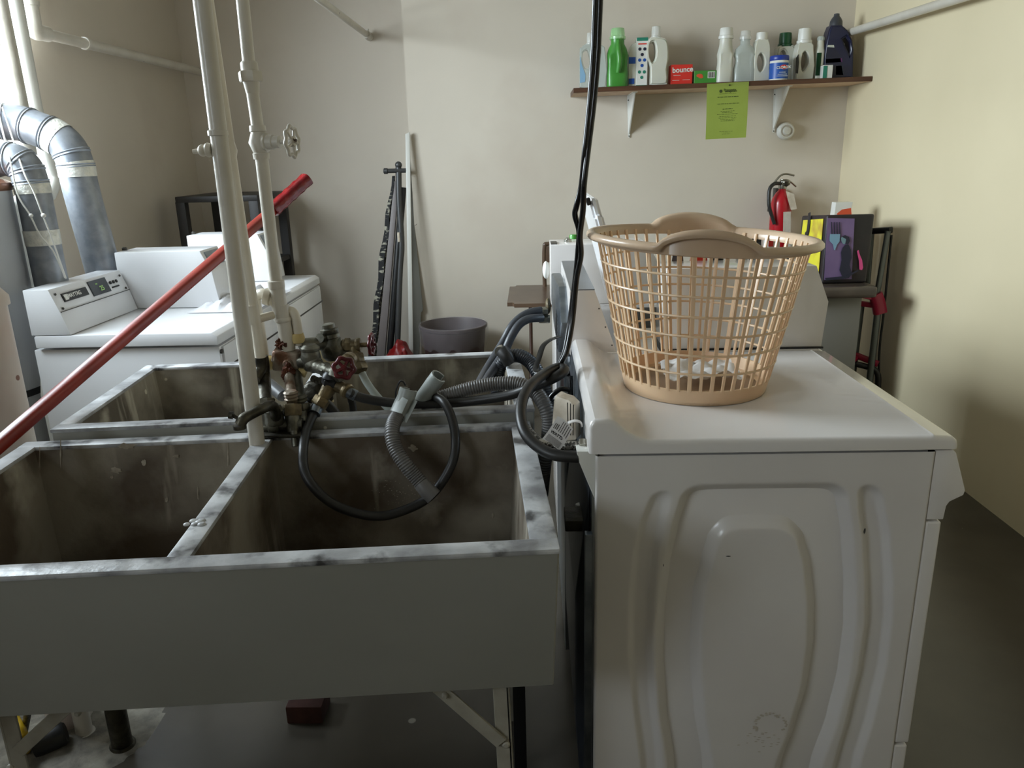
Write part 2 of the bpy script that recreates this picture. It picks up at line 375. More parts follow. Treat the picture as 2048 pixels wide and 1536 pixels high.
for i, (a_, c_) in enumerate((W1, W2)):
    b = B(); fx0, fx1 = XL - .06, XL - .02
    for k in range(3):
        y = a_ + (c_ - a_) * k / 2; y = min(max(y, a_ + .004), c_ - .004); box(b, (fx0, y - .022, wz0), (fx1, y + .022, wz1), .004)
    for z in (wz0 + .02, wz1 - .02, (wz0 + wz1) / 2): box(b, (fx0, a_, z - .02), (fx1, c_, z + .02), .004)
    wn = struct('window_%d' % (i + 1), b, 'whiteboard')  # the second one is unseen, added around the fill opening
    b = B(); box(b, (XL - .042, a_ + .01, wz0 + .02), (XL - .038, c_ - .01, wz1 - .02)); obj('pane', b, glassy('window_pane_%d' % i, (225, 235, 240), .06, .02), wn, 0)
    b = B(); box(b, (XL - .02, a_, wz0 - .003), (XL + .05, c_, wz0 + .022), .005); obj('sill', b, 'sillwood', wn, 0)
# rough patch of broken concrete below the tubs
b = B(); t = bmesh.new(); bmesh.ops.create_grid(t, x_segments=46, y_segments=34, size=.5)
cc = Zp(150, 1480, 0)
for v in t.verts:
    r = math.hypot(v.co.x / .5, v.co.y / .5); h = max(0, 1 - r ** 3); n_ = noise.fractal(v.co * 9, 1, 2, 5)
    v.co = Vector((cc.x - .10 + v.co.x * .62, cc.y + .04 + v.co.y * .5, .002 + h * (.008 + .012 * abs(n_)) if r < 1 else -.004))
add(b, t); tag(obj('broken_concrete', b, 'rough_floor'), 'rough broken pale concrete patch on the floor under the tubs', 'concrete patch')
# ================================================================== CONCRETE LAUNDRY TUBS
def tub(name, label, corner, yaw, wid, dep, zr, zb, slope, matin, left_leg=True, dv=.5):
    """corner = back right top corner"""
    R_ = Matrix.Translation(Vector((corner[0], corner[1], 0))) @ Matrix.Rotation(yaw, 4, 'Z')
    root = thing(name, label, 'laundry tub', (corner[0], corner[1], 0), rz=yaw)
    w = .036; x0, x1, y1, y0 = -wid, 0, 0, -dep; zt = zr - .006
    def pr(bm, pts, d): prism(bm, pts, d, .003, 1, R_)
    b = B()   # painted outside skin
    pr(b, [(x0, y0, zt), (x0, y0 + .018, zt), (x0, y0 + slope + .018, zb), (x0, y0 + slope, zb)], (wid, 0, 0))
    pr(b, [(x0, y1, zt), (x0, y1 - .016, zt), (x0, y1 - .016, zb), (x0, y1, zb)], (wid, 0, 0))
    for xx in (x0, x1 - .016): pr(b, [(xx, y0 + .001, zt), (xx, y1, zt), (xx, y1, zb), (xx, y0 + slope + .001, zb)], (.016, 0, 0))
    pr(b, [(x0 + .001, y0 + slope + .004, zb), (x0 + .001, y1 - .001, zb), (x0 + .001, y1 - .001, zb + .02), (x0 + .001, y0 + slope + .002, zb + .02)], (wid - .002, 0, 0))
    obj('outer_shell', b, 'greypaint', root, 30)
    b = B(); fl = zb + .045
    pr(b, [(x0 + .004, y0 + .012, zt), (x0 + .004, y0 + w, zt), (x0 + .004, y0 + w + slope * .93, fl), (x0 + .004, y0 + slope + .012, fl)], (wid - .008, 0, 0))
    pr(b, [(x0 + .004, y1 - .012, zt), (x0 + .004, y1 - w, zt), (x0 + .004, y1 - w - .02, fl), (x0 + .004, y1 - .012, fl)], (wid - .008, 0, 0))
    for xa, xb, xc, xd in ((x0 + .012, x0 + w, x0 + w + .02, x0 + .012), (x1 - w, x1 - .012, x1 - .012, x1 - w - .02), (x0 + wid * dv - .018, x0 + wid * dv + .018, x0 + wid * dv + .024, x0 + wid * dv - .024)):
        pr(b, [(xa, y0 + .02, zt), (xb, y0 + .02, zt), (xc, y0 + .02 + slope, fl), (xd, y0 + .02 + slope, fl)], (0, dep - .04 - (0), 0)) if slope < .01 else \
        prismq(b, [(xa, xb, y0 + .02, y1 - .02, zt), (xd, xc, y0 + .02 + slope, y1 - .02, fl)], R_)
    pr(b, [(x0 + .01, y0 + slope + .01, zb + .021), (x0 + .01, y1 - .01, zb + .021), (x0 + .01, y1 - .01, fl + .003), (x0 + .01, y0 + slope + .01, fl + .003)], (wid - .02, 0, 0))
    obj('basin', b, matin, root, 30, 'dark stained concrete inside with two compartments')
    b = B(); e = .0015
    def rb(a, c): box(b, a, c, .004, 2, R_)
    rb((x0 - e, y0 - e, zt - .004), (x1 + e, y0 + w + e, zr)); rb((x0 - e, y1 - w - e, zt - .004), (x1 + e, y1 + e, zr))
    for xa, xb in ((x0 - e, x0 + w + e), (x1 - w - .008, x1 + e), (x0 + wid * dv - .019, x0 + wid * dv + .019)): rb((xa, y0 + .02, zt - .004), (xb, y1 - .02, zr - .0004))
    obj('rim', b, 'rim', root, 30, 'worn pale grey rim')
    return root, R_
def prismq(bm, levels, mtx):
    t = bmesh.new(); L_ = []
    for xa, xb, ya, yb, z in levels: L_.append([t.verts.new(p) for p in ((xa, ya, z), (xb, ya, z), (xb, yb, z), (xa, yb, z))])
    t.faces.new(L_[0]); t.faces.new(list(reversed(L_[1])))
    for k in range(4): t.faces.new((L_[0][k], L_[1][k], L_[1][(k + 1) % 4], L_[0][(k + 1) % 4]))
    bmesh.ops.recalc_face_normals(t, faces=t.faces[:]); add(bm, t, mtx)
YAW = math.radians(4.5)
front, RF = tub('laundry_tub', 'near grey painted concrete double laundry tub with a divider, on iron legs', (-.012, 1.695), YAW, 1.14, .61, .90, .56, .11, 'conc_front', dv=.473)
rear, RR_ = tub('laundry_tub', 'far concrete double laundry tub, set behind the near one against the washers', (-.05, 2.285), YAW + .01, 1.105, .565, .922, .58, .0, 'conc', dv=.485)
# flakes of paint and run marks on the inside back wall of the near tub
M['flake'] = mat('pale_paint_flake', (176, 166, 150), .6, c2=(140, 130, 114), scale=40)
fin = RF.inverted()
def on_back(x, y):
    a, c = P(x, y, 1.50), P(x, y, 1.75)
    def g(p): q = fin @ p; return q.y + .0368 + .02 * (.894 - q.z) / .289
    ga, gc = g(a), g(c); return a + (c - a) * (ga / (ga - gc))
def flake(bm, x, y, rx, ry, n=18, jag=.35):
    t = bmesh.new(); vs = []
    for k in range(n):
        a = 2 * PI * k / n; q = 1 + random.uniform(-jag, jag); vs.append(t.verts.new(on_back(x + rx * q * math.cos(a), y + ry * q * math.sin(a)) + Vector((0, -.0008, 0))))
    dy = random.uniform(0, .0008)
    for v in vs: v.co.y -= dy
    t.faces.new(vs); add(bm, t)
for x, y, rx, ry in ((252, 892, 19, 6), (232, 940, 10, 7), (224, 954, 3, 3), (288, 925, 4, 6), (333, 1000, 3, 5), (352, 912, 6, 3), (456, 905, 1.6, 22), (396, 985, 1.4, 16), (80, 925, 1.6, 30), (92, 1015, 1.2, 42), (122, 905, 1.6, 26), (826, 896, 8, 6), (985, 1030, 2, 5), (735, 735, 0, 0)):
    if rx: b = B(); flake(b, x, y, rx, ry); obj('paint_flake', b, 'flake', front, 0)
b = B()
for k in range(90): flake(b, random.gauss(800, 34), random.gauss(985, 16), random.uniform(.5, 1.6), random.uniform(.4, 1.2), 5)
o_ = obj('lime_specks', b, 'flake', front, 0); o_['kind'] = 'stuff'
b = B(); q = Zp(391, 1046, .900)
for k in range(7): ball(b, q + Vector((random.uniform(-.014, .014), random.uniform(-.010, .010), 0)), random.uniform(.005, .008), (1, 1, .5), 2)
obj('caulk_lump', b, 'rim', front)
# iron legs (angle irons with diagonal braces)
def strip(bm, a, c, w, th=.006):
    a, c = Vector(a), Vector(c); d = (c - a).normalized(); s = Vector((0, 1, 0)).cross(d).normalized() * w / 2
    prism(bm, [a - s, a + s, c + s, c - s], (0, th, 0), .001, 1)
def bolt(bm, p, r=.008): lathe(bm, [(r, -.002), (r, .003), (r * .6, .006)], p, (0, -1, 0), 12)
YL = 1.205
for (xt, yt, xb, yb) in ((1000, 1358, 1010, 1536), (8, 1405, 40, 1536)):
    t_ = P(xt, yt, YL); q_ = P(xb, yb, YL); foot = t_ + (q_ - t_) * ((t_.z - 0) / (t_.z - q_.z))
    b = B(); strip(b, t_ + Vector((0, 0, .03)), foot, .03); 
    s = Vector((.015 if xt > 500 else -.015, 0, 0)); prism(b, [t_ + s + Vector((0, 0, -.0)), t_ + s + Vector((0, .03, 0)), foot + s + Vector((0, .03, 0)), foot + s], (-.004, 0, 0))
    bolt(b, P(xt - 2, yt + 8, YL)); bolt(b, P(xt + 12 if xt > 500 else xt + 14, yt + 130, YL))
    obj('leg', b, 'leg', front)
for p0, p1 in (((872, 1374), (1003, 1488)), ((138, 1410), (34, 1506))):
    b = B(); strip(b, P(*p0, YL - .008), P(*p1, YL - .008), .026); bolt(b, P(p0[0] + 18, p0[1] + 16, YL - .009), .006); obj('brace', b, 'leg', front)
for u in (-1.08, -.06):
    for zz, rt in ((.58, rear),):
        for v in ((-.06, -.5) if u > -.5 else (-.06,)):
            p = RR_ @ Vector((u, v, zz)); b = B(); box(b, (p.x - .015, p.y - .015, 0), (p.x + .015, p.y + .015, zz), .002); obj('leg', b, 'leg', rear)
# rear leg of the near tub
p = P(1012, 1372, 1.5); b = B()
for u in (-.045,):
    b = B(); p = RF @ Vector((u, -.10, .56)); box(b, (p.x - .015, p.y - .015, 0), (p.x + .015, p.y + .015, .565), .002); obj('leg', b, 'black', front)
# drain pipes under the tubs
p = Zp(168, 1458, 0.02); b = B(); cyl(b, (p.x, p.y, 0), (p.x, p.y, .56), .021); lathe(b, [(.03, 0), (.026, .012)], (p.x, p.y, .0)); tag(obj('drain_pipe', b, 'pipe'), 'short white drain pipe standing on the broken concrete under the tub', 'pipe')
p = Zp(243, 1480, 0.02); b = B(); cyl(b, (p.x, p.y, 0), (p.x, p.y, .56), .026); lathe(b, [(.036, 0), (.03, .012)], (p.x, p.y, 0)); tag(obj('drain_pipe', b, 'valved'), 'dark metal drain pipe under the near tub, right of the white one', 'pipe')
p = Zp(610, 1448, 0); b = B(); box(b, (p.x - .05, p.y, 0), (p.x + .05, p.y + .09, .055), .005); tag(obj('brick', b, 'brick'), 'single red brick lying on the dark floor below the tub', 'brick')
p = Zp(85, 1525, .0); b = B(); lathe(b, [(.0, 0), (.03, .001), (.032, .012), (.032, .07), (.026, .078), (.0, .078)], p + Vector((-.03, .02, .033)), (.85, .5, .15), cap=False); tag(obj('rubber_plug', b, 'black'), 'black round rubber stopper lying on the floor by the left tub leg', 'stopper')
b = B(); tube(b, [P(8, 1410, 1.5), P(28, 1440, 1.48), P(46, 1475, 1.46), Zp(52, 1500, .012)], .013); tag(obj('yellow_handle', b, 'yel'), 'curved yellow plastic handle leaning behind the left tub leg', 'handle')
b = B(); tube(b, [P(58, 1412, 1.4), Zp(42, 1500, .01)], .008); tag(obj('iron_rod', b, 'valved'), 'thin dark iron rod slanting under the left end of the tub', 'rod')
# ================================================================== NEAR FRONT-LOADING MACHINE (right)
YN = 1.35
def interp(tab, z):
    tab = sorted(tab)
    if z <= tab[0][0]: return tab[0][1]
    for (a, u), (c, v) in zip(tab, tab[1:]):
        if z <= c: t = (z - a) / (c - a); t = t * t * (3 - 2 * t) * .35 + t * .65; return u + (v - u) * t
    return tab[-1][1]
def ctab(pts):
    r = []
    for x, y in pts: p = P(x, y, YN); r.append((p.z, p.x))
    r.sort(); (za, xa), (zb, xb) = r[0], r[1]
    r.insert(0, (0.02, xa + (xa - xb) / (zb - za) * (za - .02) * .6)); return r
SHAPES = [  # left curve, right curve, top pixel y, edge width, depth
    (ctab([(1318, 965), (1302, 1000), (1285, 1050), (1272, 1110), (1264, 1200), (1262, 1300), (1270, 1400), (1286, 1530)]), ctab([(1345, 965), (1338, 1000), (1325, 1050), (1312, 1105), (1303, 1200), (1300, 1300), (1306, 1400), (1320, 1530)]), 980, .016, -.011, 1.0),
    (ctab([(1385, 965), (1368, 1000), (1352, 1060), (1336, 1130), (1324, 1230), (1322, 1320), (1328, 1420), (1344, 1530)]), ctab([(1680, 965), (1688, 1000), (1698, 1080), (1703, 1180), (1702, 1260), (1690, 1350), (1668, 1440), (1636, 1530)]), 978, .026, -.022, 1.0),
    (ctab([(1452, 1040), (1428, 1080), (1414, 1130), (1400, 1180), (1392, 1270), (1392, 1340), (1400, 1430), (1416, 1530)]), ctab([(1580, 1040), (1606, 1080), (1620, 1140), (1627, 1220), (1625, 1290), (1612, 1380), (1588, 1460), (1562, 1530)]), 1046, .028, .021, 1.0),
    (ctab([(1716, 965), (1722, 1010), (1732, 1090), (1736, 1180), (1735, 1250), (1722, 1340), (1700, 1430), (1672, 1530)]), ctab([(1756, 965), (1764, 1010), (1775, 1080), (1780, 1170), (1779, 1240), (1768, 1330), (1745, 1430), (1715, 1530)]), 975, .015, -.013, 1.0)]
def emboss(x, z):
    h = 0
    for lt, rt, ty, wd, dp, _ in SHAPES:
        zt = P(1500, ty, YN).z
        a = x - interp(lt, z); c = interp(rt, z) - x; e = zt - z
        k = .012
        m = -math.log(math.exp(-a / k) + math.exp(-c / k) + math.exp(-e / k)) * k if min(a, c, e) > -.08 else -1
        t = min(max(m / wd + .5, 0), 1); h += dp * t * t * (3 - 2 * t)
    return h
wsh = thing('washing_machine', 'near white front-loading machine with embossed side panel, basket on its top', 'washing machine', (.45, 1.68, 0))
b = B(); t = bmesh.new(); nx, nz = 190, 260; X0, X1, Z0, Z1 = .117, .741, .03, .948; g = []
for j in range(nz + 1):
    z = Z0 + (Z1 - Z0) * j / nz
    g.append([t.verts.new((X0 + (X1 - X0) * i / nx, YN - emboss(X0 + (X1 - X0) * i / nx, z), z)) for i in range(nx + 1)])
for j in range(nz):
    for i in range(nx): t.faces.new((g[j][i], g[j][i + 1], g[j + 1][i + 1], g[j + 1][i]))
# fold the sheet round the corners
for col, dx in ((0, .004), (nx, -.004)):
    e2 = [t.verts.new((g[j][col].co.x - (.003 if col == 0 else -.003), YN + .004, g[j][col].co.z)) for j in range(nz + 1)]
    e3 = [t.verts.new((g[j][col].co.x - (.003 if col == 0 else -.003), YN + .03, g[j][col].co.z)) for j in range(nz + 1)]
    for j in range(nz): t.faces.new((g[j][col], g[j + 1][col], e2[j + 1], e2[j])); t.faces.new((e2[j], e2[j + 1], e3[j + 1], e3[j]))
bmesh.ops.recalc_face_normals(t, faces=t.faces[:]); add(b, t)
obj('side_panel', b, 'enamel_side', wsh, 60)
b = B(); box(b, (.122, YN + .02, .03), (.74, 1.998, .945), .003); obj('cabinet', b, 'enamel_r', wsh)
b = B()
prof = [(.100, .955), (.100, 1.006), (.104, 1.017), (.112, 1.023), (.138, 1.023), (.152, 1.017), (.17, 1.0), (.19, .988), (.208, .982), (.215, .981), (.728, .981), (.733, .9835), (.738, .981), (.768, .979), (.777, .972), (.780, .962), (.780, .955)]
prism(b, [(x, 1.343, z) for x, z in prof], (0, .655, 0), .0)
t = b
bmesh.ops.bevel(b, geom=[e for e in b.edges if all(abs(v.co.y - 1.343) < 1e-4 or abs(v.co.y - 1.998) < 1e-4 for v in e.verts) and not all(v.co.z < .956 for v in e.verts) and abs(e.verts[0].co.y - e.verts[1].co.y) < 1e-4], offset=.009, segments=4, profile=.5, affect='EDGES')
obj('top_panel', b, 'enamel_r', wsh, 35)
b = B(); prism(b, [(x, 1.352, z) for x, z in [(.744, .950), (.776, .950), (.782, .944), (.809, .868), (.807, .858), (.783, .845), (.778, .836), (.776, .808), (.744, .808)]], (0, .64, 0), .002); obj('control_panel', b, 'enamel_r', wsh, 50)
b = B(); box(b, (.744, 1.352, .292), (.774, 1.995, .803), .005, 3); obj('front_panel', b, 'enamel_r', wsh)
b = B(); box(b, (.744, 1.352, .03), (.772, 1.995, .286), .005, 3); obj('kick_panel', b, 'enamel_r', wsh)
for xx in (.2, .68):
    for yy in (1.42, 1.93): b = B(); cyl(b, (xx, yy, 0), (xx, yy, .03), .02); obj('foot', b, 'black', wsh)
# back of the machine: dark stamped steel, cover, brackets
b = B(); box(b, (.108, 1.37, .05), (.121, 1.98, .945), .003); obj('back_panel', b, 'galv2', wsh)
b = B(); prism(b, [(.078, 1.42, .60), (.090, 1.42, .70), (.107, 1.40, .86), (.107, 1.40, .10), (.09, 1.42, .12), (.08, 1.42, .3)], (0, .5, 0), .008, 3); obj('rear_cover', b, 'backdark', wsh, label='dark steel cover on the back')
b = B(); box(b, (.095, 1.36, .05), (.110, 1.378, .78), .002); obj('corner_post', b, 'galv', wsh)
b = B(); box(b, (.06, 1.45, .74), (.108, 1.52, .765), .003); obj('clip', b, 'valved', wsh)
p0 = P(1152, 905, 1.36); b = B(); pts = [P(1153, 903, 1.36), P(1196, 903, 1.36), P(1197, 1008, 1.36), P(1190, 1000, 1.36), P(1158, 925, 1.36)]
prism(b, pts, (0, .035, 0), .003); ball(b, P(1176, 900, 1.375), .005, (1.6, 1, 1)); obj('corner_bracket', b, 'white_pl', wsh, label='white plastic corner bracket')
b = B(); cyl(b, P(1183, 862, 1.40), P(1193, 902, 1.39), .0042, 10); obj('retaining_clip', b, 'cup', wsh)
b = B(); cyl(b, P(1158, 1008, 1.55), P(1160, 1024, 1.55), .008, 12); obj('plug', b, 'white_pl', wsh)
# back strip of galvanised sheet seen beside the raised lip
b = B(); prism(b, [(.093, 1.45, .90), (.100, 1.45, 1.0), (.100, 1.98, 1.0), (.093, 1.98, .86)], (.006, 0, 0)); obj('rear_trim', b, 'galv2', wsh)
b = B(); p = P(1140, 752, 1.78)
for k in range(8): cyl(b, p, p + Vector((random.uniform(-.02, .0), random.uniform(-.02, .01), random.uniform(.005, .028))), .0016, 6)
cyl(b, p, P(1141, 795, 1.76), .007, 10); tube(b, [P(1140, 780, 1.76), P(1122, 778, 1.76), P(1105, 790, 1.76), P(1098, 802, 1.76)], .006); obj('cable_gland', b, 'blackcord', wsh)
# smudge and chips on the side panel
def decal(bm, x, z, rx, rz, n=14):
    off = random.uniform(.0006, .0018)
    t = bmesh.new(); vs = []
    for k in range(n):
        a = 2 * PI * k / n; q = 1 + random.uniform(-.2, .2); xx = x + rx * q * math.cos(a); zz = z + rz * q * math.sin(a); vs.append(t.verts.new((xx, YN - emboss(xx, zz) - off, zz)))
    t.faces.new(vs); add(bm, t)
for (px_, py_, rx, rz) in ((1327, 1131, .0008, .003), (1457, 1112, .005, .0012), (1387, 1157, .004, .0008), (1733, 1066, .0035, .005)): 
    p = P(px_, py_, YN); b = B(); decal(b, p.x, p.z, rx, rz, 8); obj('paint_chip', b, 'black', wsh)
b = B()
for k in range(34):
    a = random.uniform(-.4, 3.6); q = random.uniform(.8, 1.05); p = P(1540 + 32 * q * math.cos(a), 1452 - 26 * q * math.sin(a), YN); decal(b, p.x, p.z, .003, .0022, 6)
for k in range(26):
    p = P(1520 + random.gauss(0, 20), 1480 + random.gauss(0, 9), YN); decal(b, p.x, p.z, .0035, .0012, 6)
obj('smudge', b, 'grime', wsh)
# ================================================================== MACHINE ROW BEHIND IT
w2 = thing('washing_machine', 'white top-loading washer with raised lid, behind the machine with the basket', 'washing machine', (.45, 2.35, 0))
b = B(); box(b, (.10, 2.012, .03), (.745, 2.685, .942), .006); obj('cabinet', b, 'enamel_r', w2)
b = B(); prof = [(.105, .948), (.100, .975), (.11, .981), (.755, .981), (.775, .972), (.778, .948)]; prism(b, [(x, 2.008, z) for x, z in prof], (0, .68, 0), .003); obj('top_panel', b, 'enamel_r', w2)
b = B(); prism(b, [(x, 2.012, z) for x, z in [(.098, .975), (.098, 1.149), (.164, 1.149), (.222, .985), (.222, .975)]], (0, .58, 0), .002); c_ = obj('control_console', b, 'enamel_r', w2)
b = B(); box(b, (.100, 2.014, 1.149), (.164, 2.59, 1.1515)); obj('top_plate', b, 'plate', c_, 0, 'grey steel top plate')
for zz in (1.10, 1.05, 1.0):
    q = .164 + (1.149 - zz) * .354; b = B(); lathe(b, [(.002, 0), (.002, .0015)], (q - .006, 2.0115, zz), (0, -1, 0), 8); obj('screw', b, 'screw', c_)
b = B(); prism(b, [(x, 2.014, z) for x, z in [(.350, .985), (.350, 1.201), (.737, 1.201), (.776, 1.106), (.768, .985)]], (0, .145, 0), .003, 2); cb = obj('coin_box', b, 'enamel_r', w2)
b = B(); box(b, (.34, 2.010, .9805), (.772, 2.165, .986), .001); obj('gasket', b, 'black', cb)
b = B(); box(b, (.30, 2.30, .955), (.66, 2.62, .984), .01); obj('drum_opening', b, 'dark', w2)
lm = frame((.275, 2.12, .99), (0, 1, 0), (-.262, 0, .965))
b = B(); t = bmesh.new(); box(t, (0, 0, -.012), (.50, .40, .012), .0); bmesh.ops.bevel(t, geom=[e for e in t.edges if abs(e.verts[0].co.z - e.verts[1].co.z) > .01], offset=.045, segments=6, affect='EDGES')
bmesh.ops.bevel(t, geom=[e for e in t.edges if abs(e.verts[0].co.z - e.verts[1].co.z) < .001 and abs(e.calc_face_angle(0)) > .5], offset=.008, segments=3, affect='EDGES'); add(b, t, lm)
ld = obj('lid', b, 'enamel', w2, 30, 'white lid standing open')
for u in (.05, .45):
    b = B(); t = bmesh.new(); box(t, (u - .012, .385, -.02), (u + .012, .405, -.008), .003); add(b, t, lm); obj('bumper', b, 'black', ld)
# back of that washer: valve plate and inlets
b = B(); box(b, (.082, 2.015, .05), (.0995, 2.68, .97), .003); obj('back_panel', b, 'galv2', w2)
b = B(); prism(b, [(.066, 2.02, .98), (.066, 2.4, .98), (.060, 2.46, 1.05), (.06, 2.40, 1.14), (.075, 2.2, 1.13), (.075, 2.03, 1.06)], (.03, 0, 0), .006); vp = obj('valve_plate', b, 'galv', w2, label='bright galvanised inlet plate')
b = B()
for i in range(9):
    for j in range(6): lathe(b, [(.0035, 0), (.0035, .001)], (.0655, 2.03 + j * .016, .99 + i * .011), (-1, 0, 0), 6)
obj('perforation', b, 'dark', vp)
b = B()
for (u, v) in ((1088, 622), (1092, 638)):
    p = P(u + 8, v, 2.3); q = P(u - 14, v, 2.3); hexnut(b, p, q, .013)
obj('hose_coupling', b, 'chrome', w2)
b = B(); ball(b, P(1096, 612, 2.32), .025, (.35, 1, 1)); obj('knockout', b, 'brass', w2)
w3 = thing('clothes_dryer', 'white machine furthest back in the right row, with a white coin box', 'dryer', (.45, 3.05, 0))
b = B(); box(b, (.085, 2.70, .03), (.745, 3.36, .942), .006); obj('cabinet', b, 'enamel_r', w3)
b = B(); prism(b, [(x, 2.698, z) for x, z in [(.085, .948), (.085, .98), (.755, .98), (.775, .972), (.778, .948)]], (0, .665, 0), .003); obj('top_panel', b, 'enamel_r', w3)
b = B(); prism(b, [(x, 2.702, z) for x, z in [(.066, .982), (.066, 1.192), (.40, 1.192), (.455, 1.10), (.45, .982)]], (0, .18, 0), .003); cb = obj('coin_box', b, 'enamel_r', w3)
b = B(); lathe(b, [(.014, 0), (.014, .01), (.007, .011), (.007, .016)], (.13, 2.79, 1.192)); obj('lock', b, 'chrome', cb)
b = B(); box(b, (.068, 2.72, 1.192), (.09, 2.8, 1.195)); obj('hinge', b, 'screw', cb)
b = B(); ball(b, P(1092, 540, 2.62), .03, (.4, 1, 1)); obj('vent_cap', b, 'white_pl', w3)
# ================================================================== LAUNDRY BASKET
bc = Vector((.372, 1.705, .982)); BH = .335
def bk(a, t, extra=0, zoff=0):
    """point on the basket wall: angle a, height fraction t"""
    rx = .158 + (.2275 - .158) * t + extra; ry = .170 + (.240 - .170) * t + extra
    x = rx * math.cos(a); y = ry * math.sin(a)
    return Vector((bc.x - .006 + x + .004 * t, bc.y + y, bc.z + BH * t - .05 * x * t + zoff))
bas = thing('laundry_basket', 'round peach plastic laundry basket of open lattice on the near white machine', 'laundry basket', tuple(bc))
def ringband(bm, t0, t1, th, n=96, e0=0, e1=0, f0=None, f1=None):
    t = bmesh.new(); rr = []
    for k in range(n):
        a = 2 * PI * k / n; z0 = f0(a) if f0 else 0; z1 = f1(a) if f1 else 0
        rr.append([t.verts.new(bk(a, t0, e0, z0)), t.verts.new(bk(a, t1, e1, z1)), t.verts.new(bk(a, t1, e1 - th, z1)), t.verts.new(bk(a, t0, e0 - th, z0))])
    for k in range(n):
        A, C = rr[k], rr[(k + 1) % n]
        for j in range(4): t.faces.new((A[j], C[j], C[(j + 1) % 4], A[(j + 1) % 4]))
    bmesh.ops.recalc_face_normals(t, faces=t.faces[:]); add(bm, t)
b = B(); ringband(b, 0.0, .10, .004); ringband(b, -.0, .02, .02)
t = bmesh.new(); t.faces.new([t.verts.new(bk(2 * PI * k / 60, .012, -.003)) for k in range(60)]); bmesh.ops.solidify(t, geom=t.faces[:], thickness=.003); add(b, t)
obj('base', b, 'basket', bas, 40)
b = B(); NR = 46
for k in range(NR):
    a = 2 * PI * (k + .5) / NR; wide = .0068 if k % 2 else .0088
    pts = [bk(a, .09 + .885 * i / 8, -.001) for i in range(9)]
    tube(b, pts, None, seg=8, n=1, flat=(wide * .5 * (1.0), .0022, .6), rfun=lambda f, i: 1.0, up=(math.cos(a), math.sin(a), 0))
for j in range(1, 7):
    t = .09 + .86 * j / 7.0
    pts = [bk(2 * PI * k / 90, t) for k in range(91)]
    tube(b, pts, .0026, seg=7, n=1, cap=False)
obj('lattice', b, 'basket', bas, 50)
def hb(a, c, w): d = math.atan2(math.sin(a - c), math.cos(a - c)); q = max(0, 1 - (d / w) ** 2); return q ** .6 if q > 0 else 0
FA, BA = -PI / 2 - .16, PI / 2 - .12
bump_ = lambda a: .030 * max(hb(a, FA, .40), 0) + .030 * hb(a, BA, .42)
b = B(); t = bmesh.new(); n = 144; rr = []
sec = [(0, -.020), (.003, -.018), (.006, -.013), (.018, -.013), (.022, -.008), (.0215, -.002), (.016, .003), (.008, .003), (.001, -.002), (-.003, -.012), (-.003, -.020)]
for k in range(n):
    a = 2 * PI * k / n; hgt = bump_(a); row = []
    for e, z in sec:
        zz = z + (hgt if z > -.014 else 0); row.append(t.verts.new(bk(a, 1.0, e - (.004 if hgt > .002 and z > -.014 else 0) - hgt * .12 * (z > -.014), zz)))
    rr.append(row)
m_ = len(sec)
for k in range(n):
    A, C = rr[k], rr[(k + 1) % n]
    for j in range(m_): t.faces.new((A[j], C[j], C[(j + 1) % m_], A[(j + 1) % m_]))
bmesh.ops.recalc_face_normals(t, faces=t.faces[:]); add(b, t)
obj('rim', b, 'basket_rim', bas, 60, 'smooth tan rolled rim with two raised grips')
# crumpled paper inside
b = B(); t = bmesh.new(); bmesh.ops.create_grid(t, x_segments=26, y_segments=18, size=.5)
for v in t.verts:
    n_ = noise.fractal(Vector((v.co.x * 3, v.co.y * 3, 3)), 1, 2, 2); v.co = Vector((bc.x + .01 + v.co.x * .17, bc.y + .005 + v.co.y * .14, bc.z + .024 + .026 * abs(n_) + .01 * max(0, v.co.y)))
bmesh.ops.solidify(t, geom=t.faces[:], thickness=.0008); add(b, t, None)
tag(obj('crumpled_sheet', b, 'paper'), 'crumpled white dryer sheets lying in the bottom of the basket', 'dryer sheet')
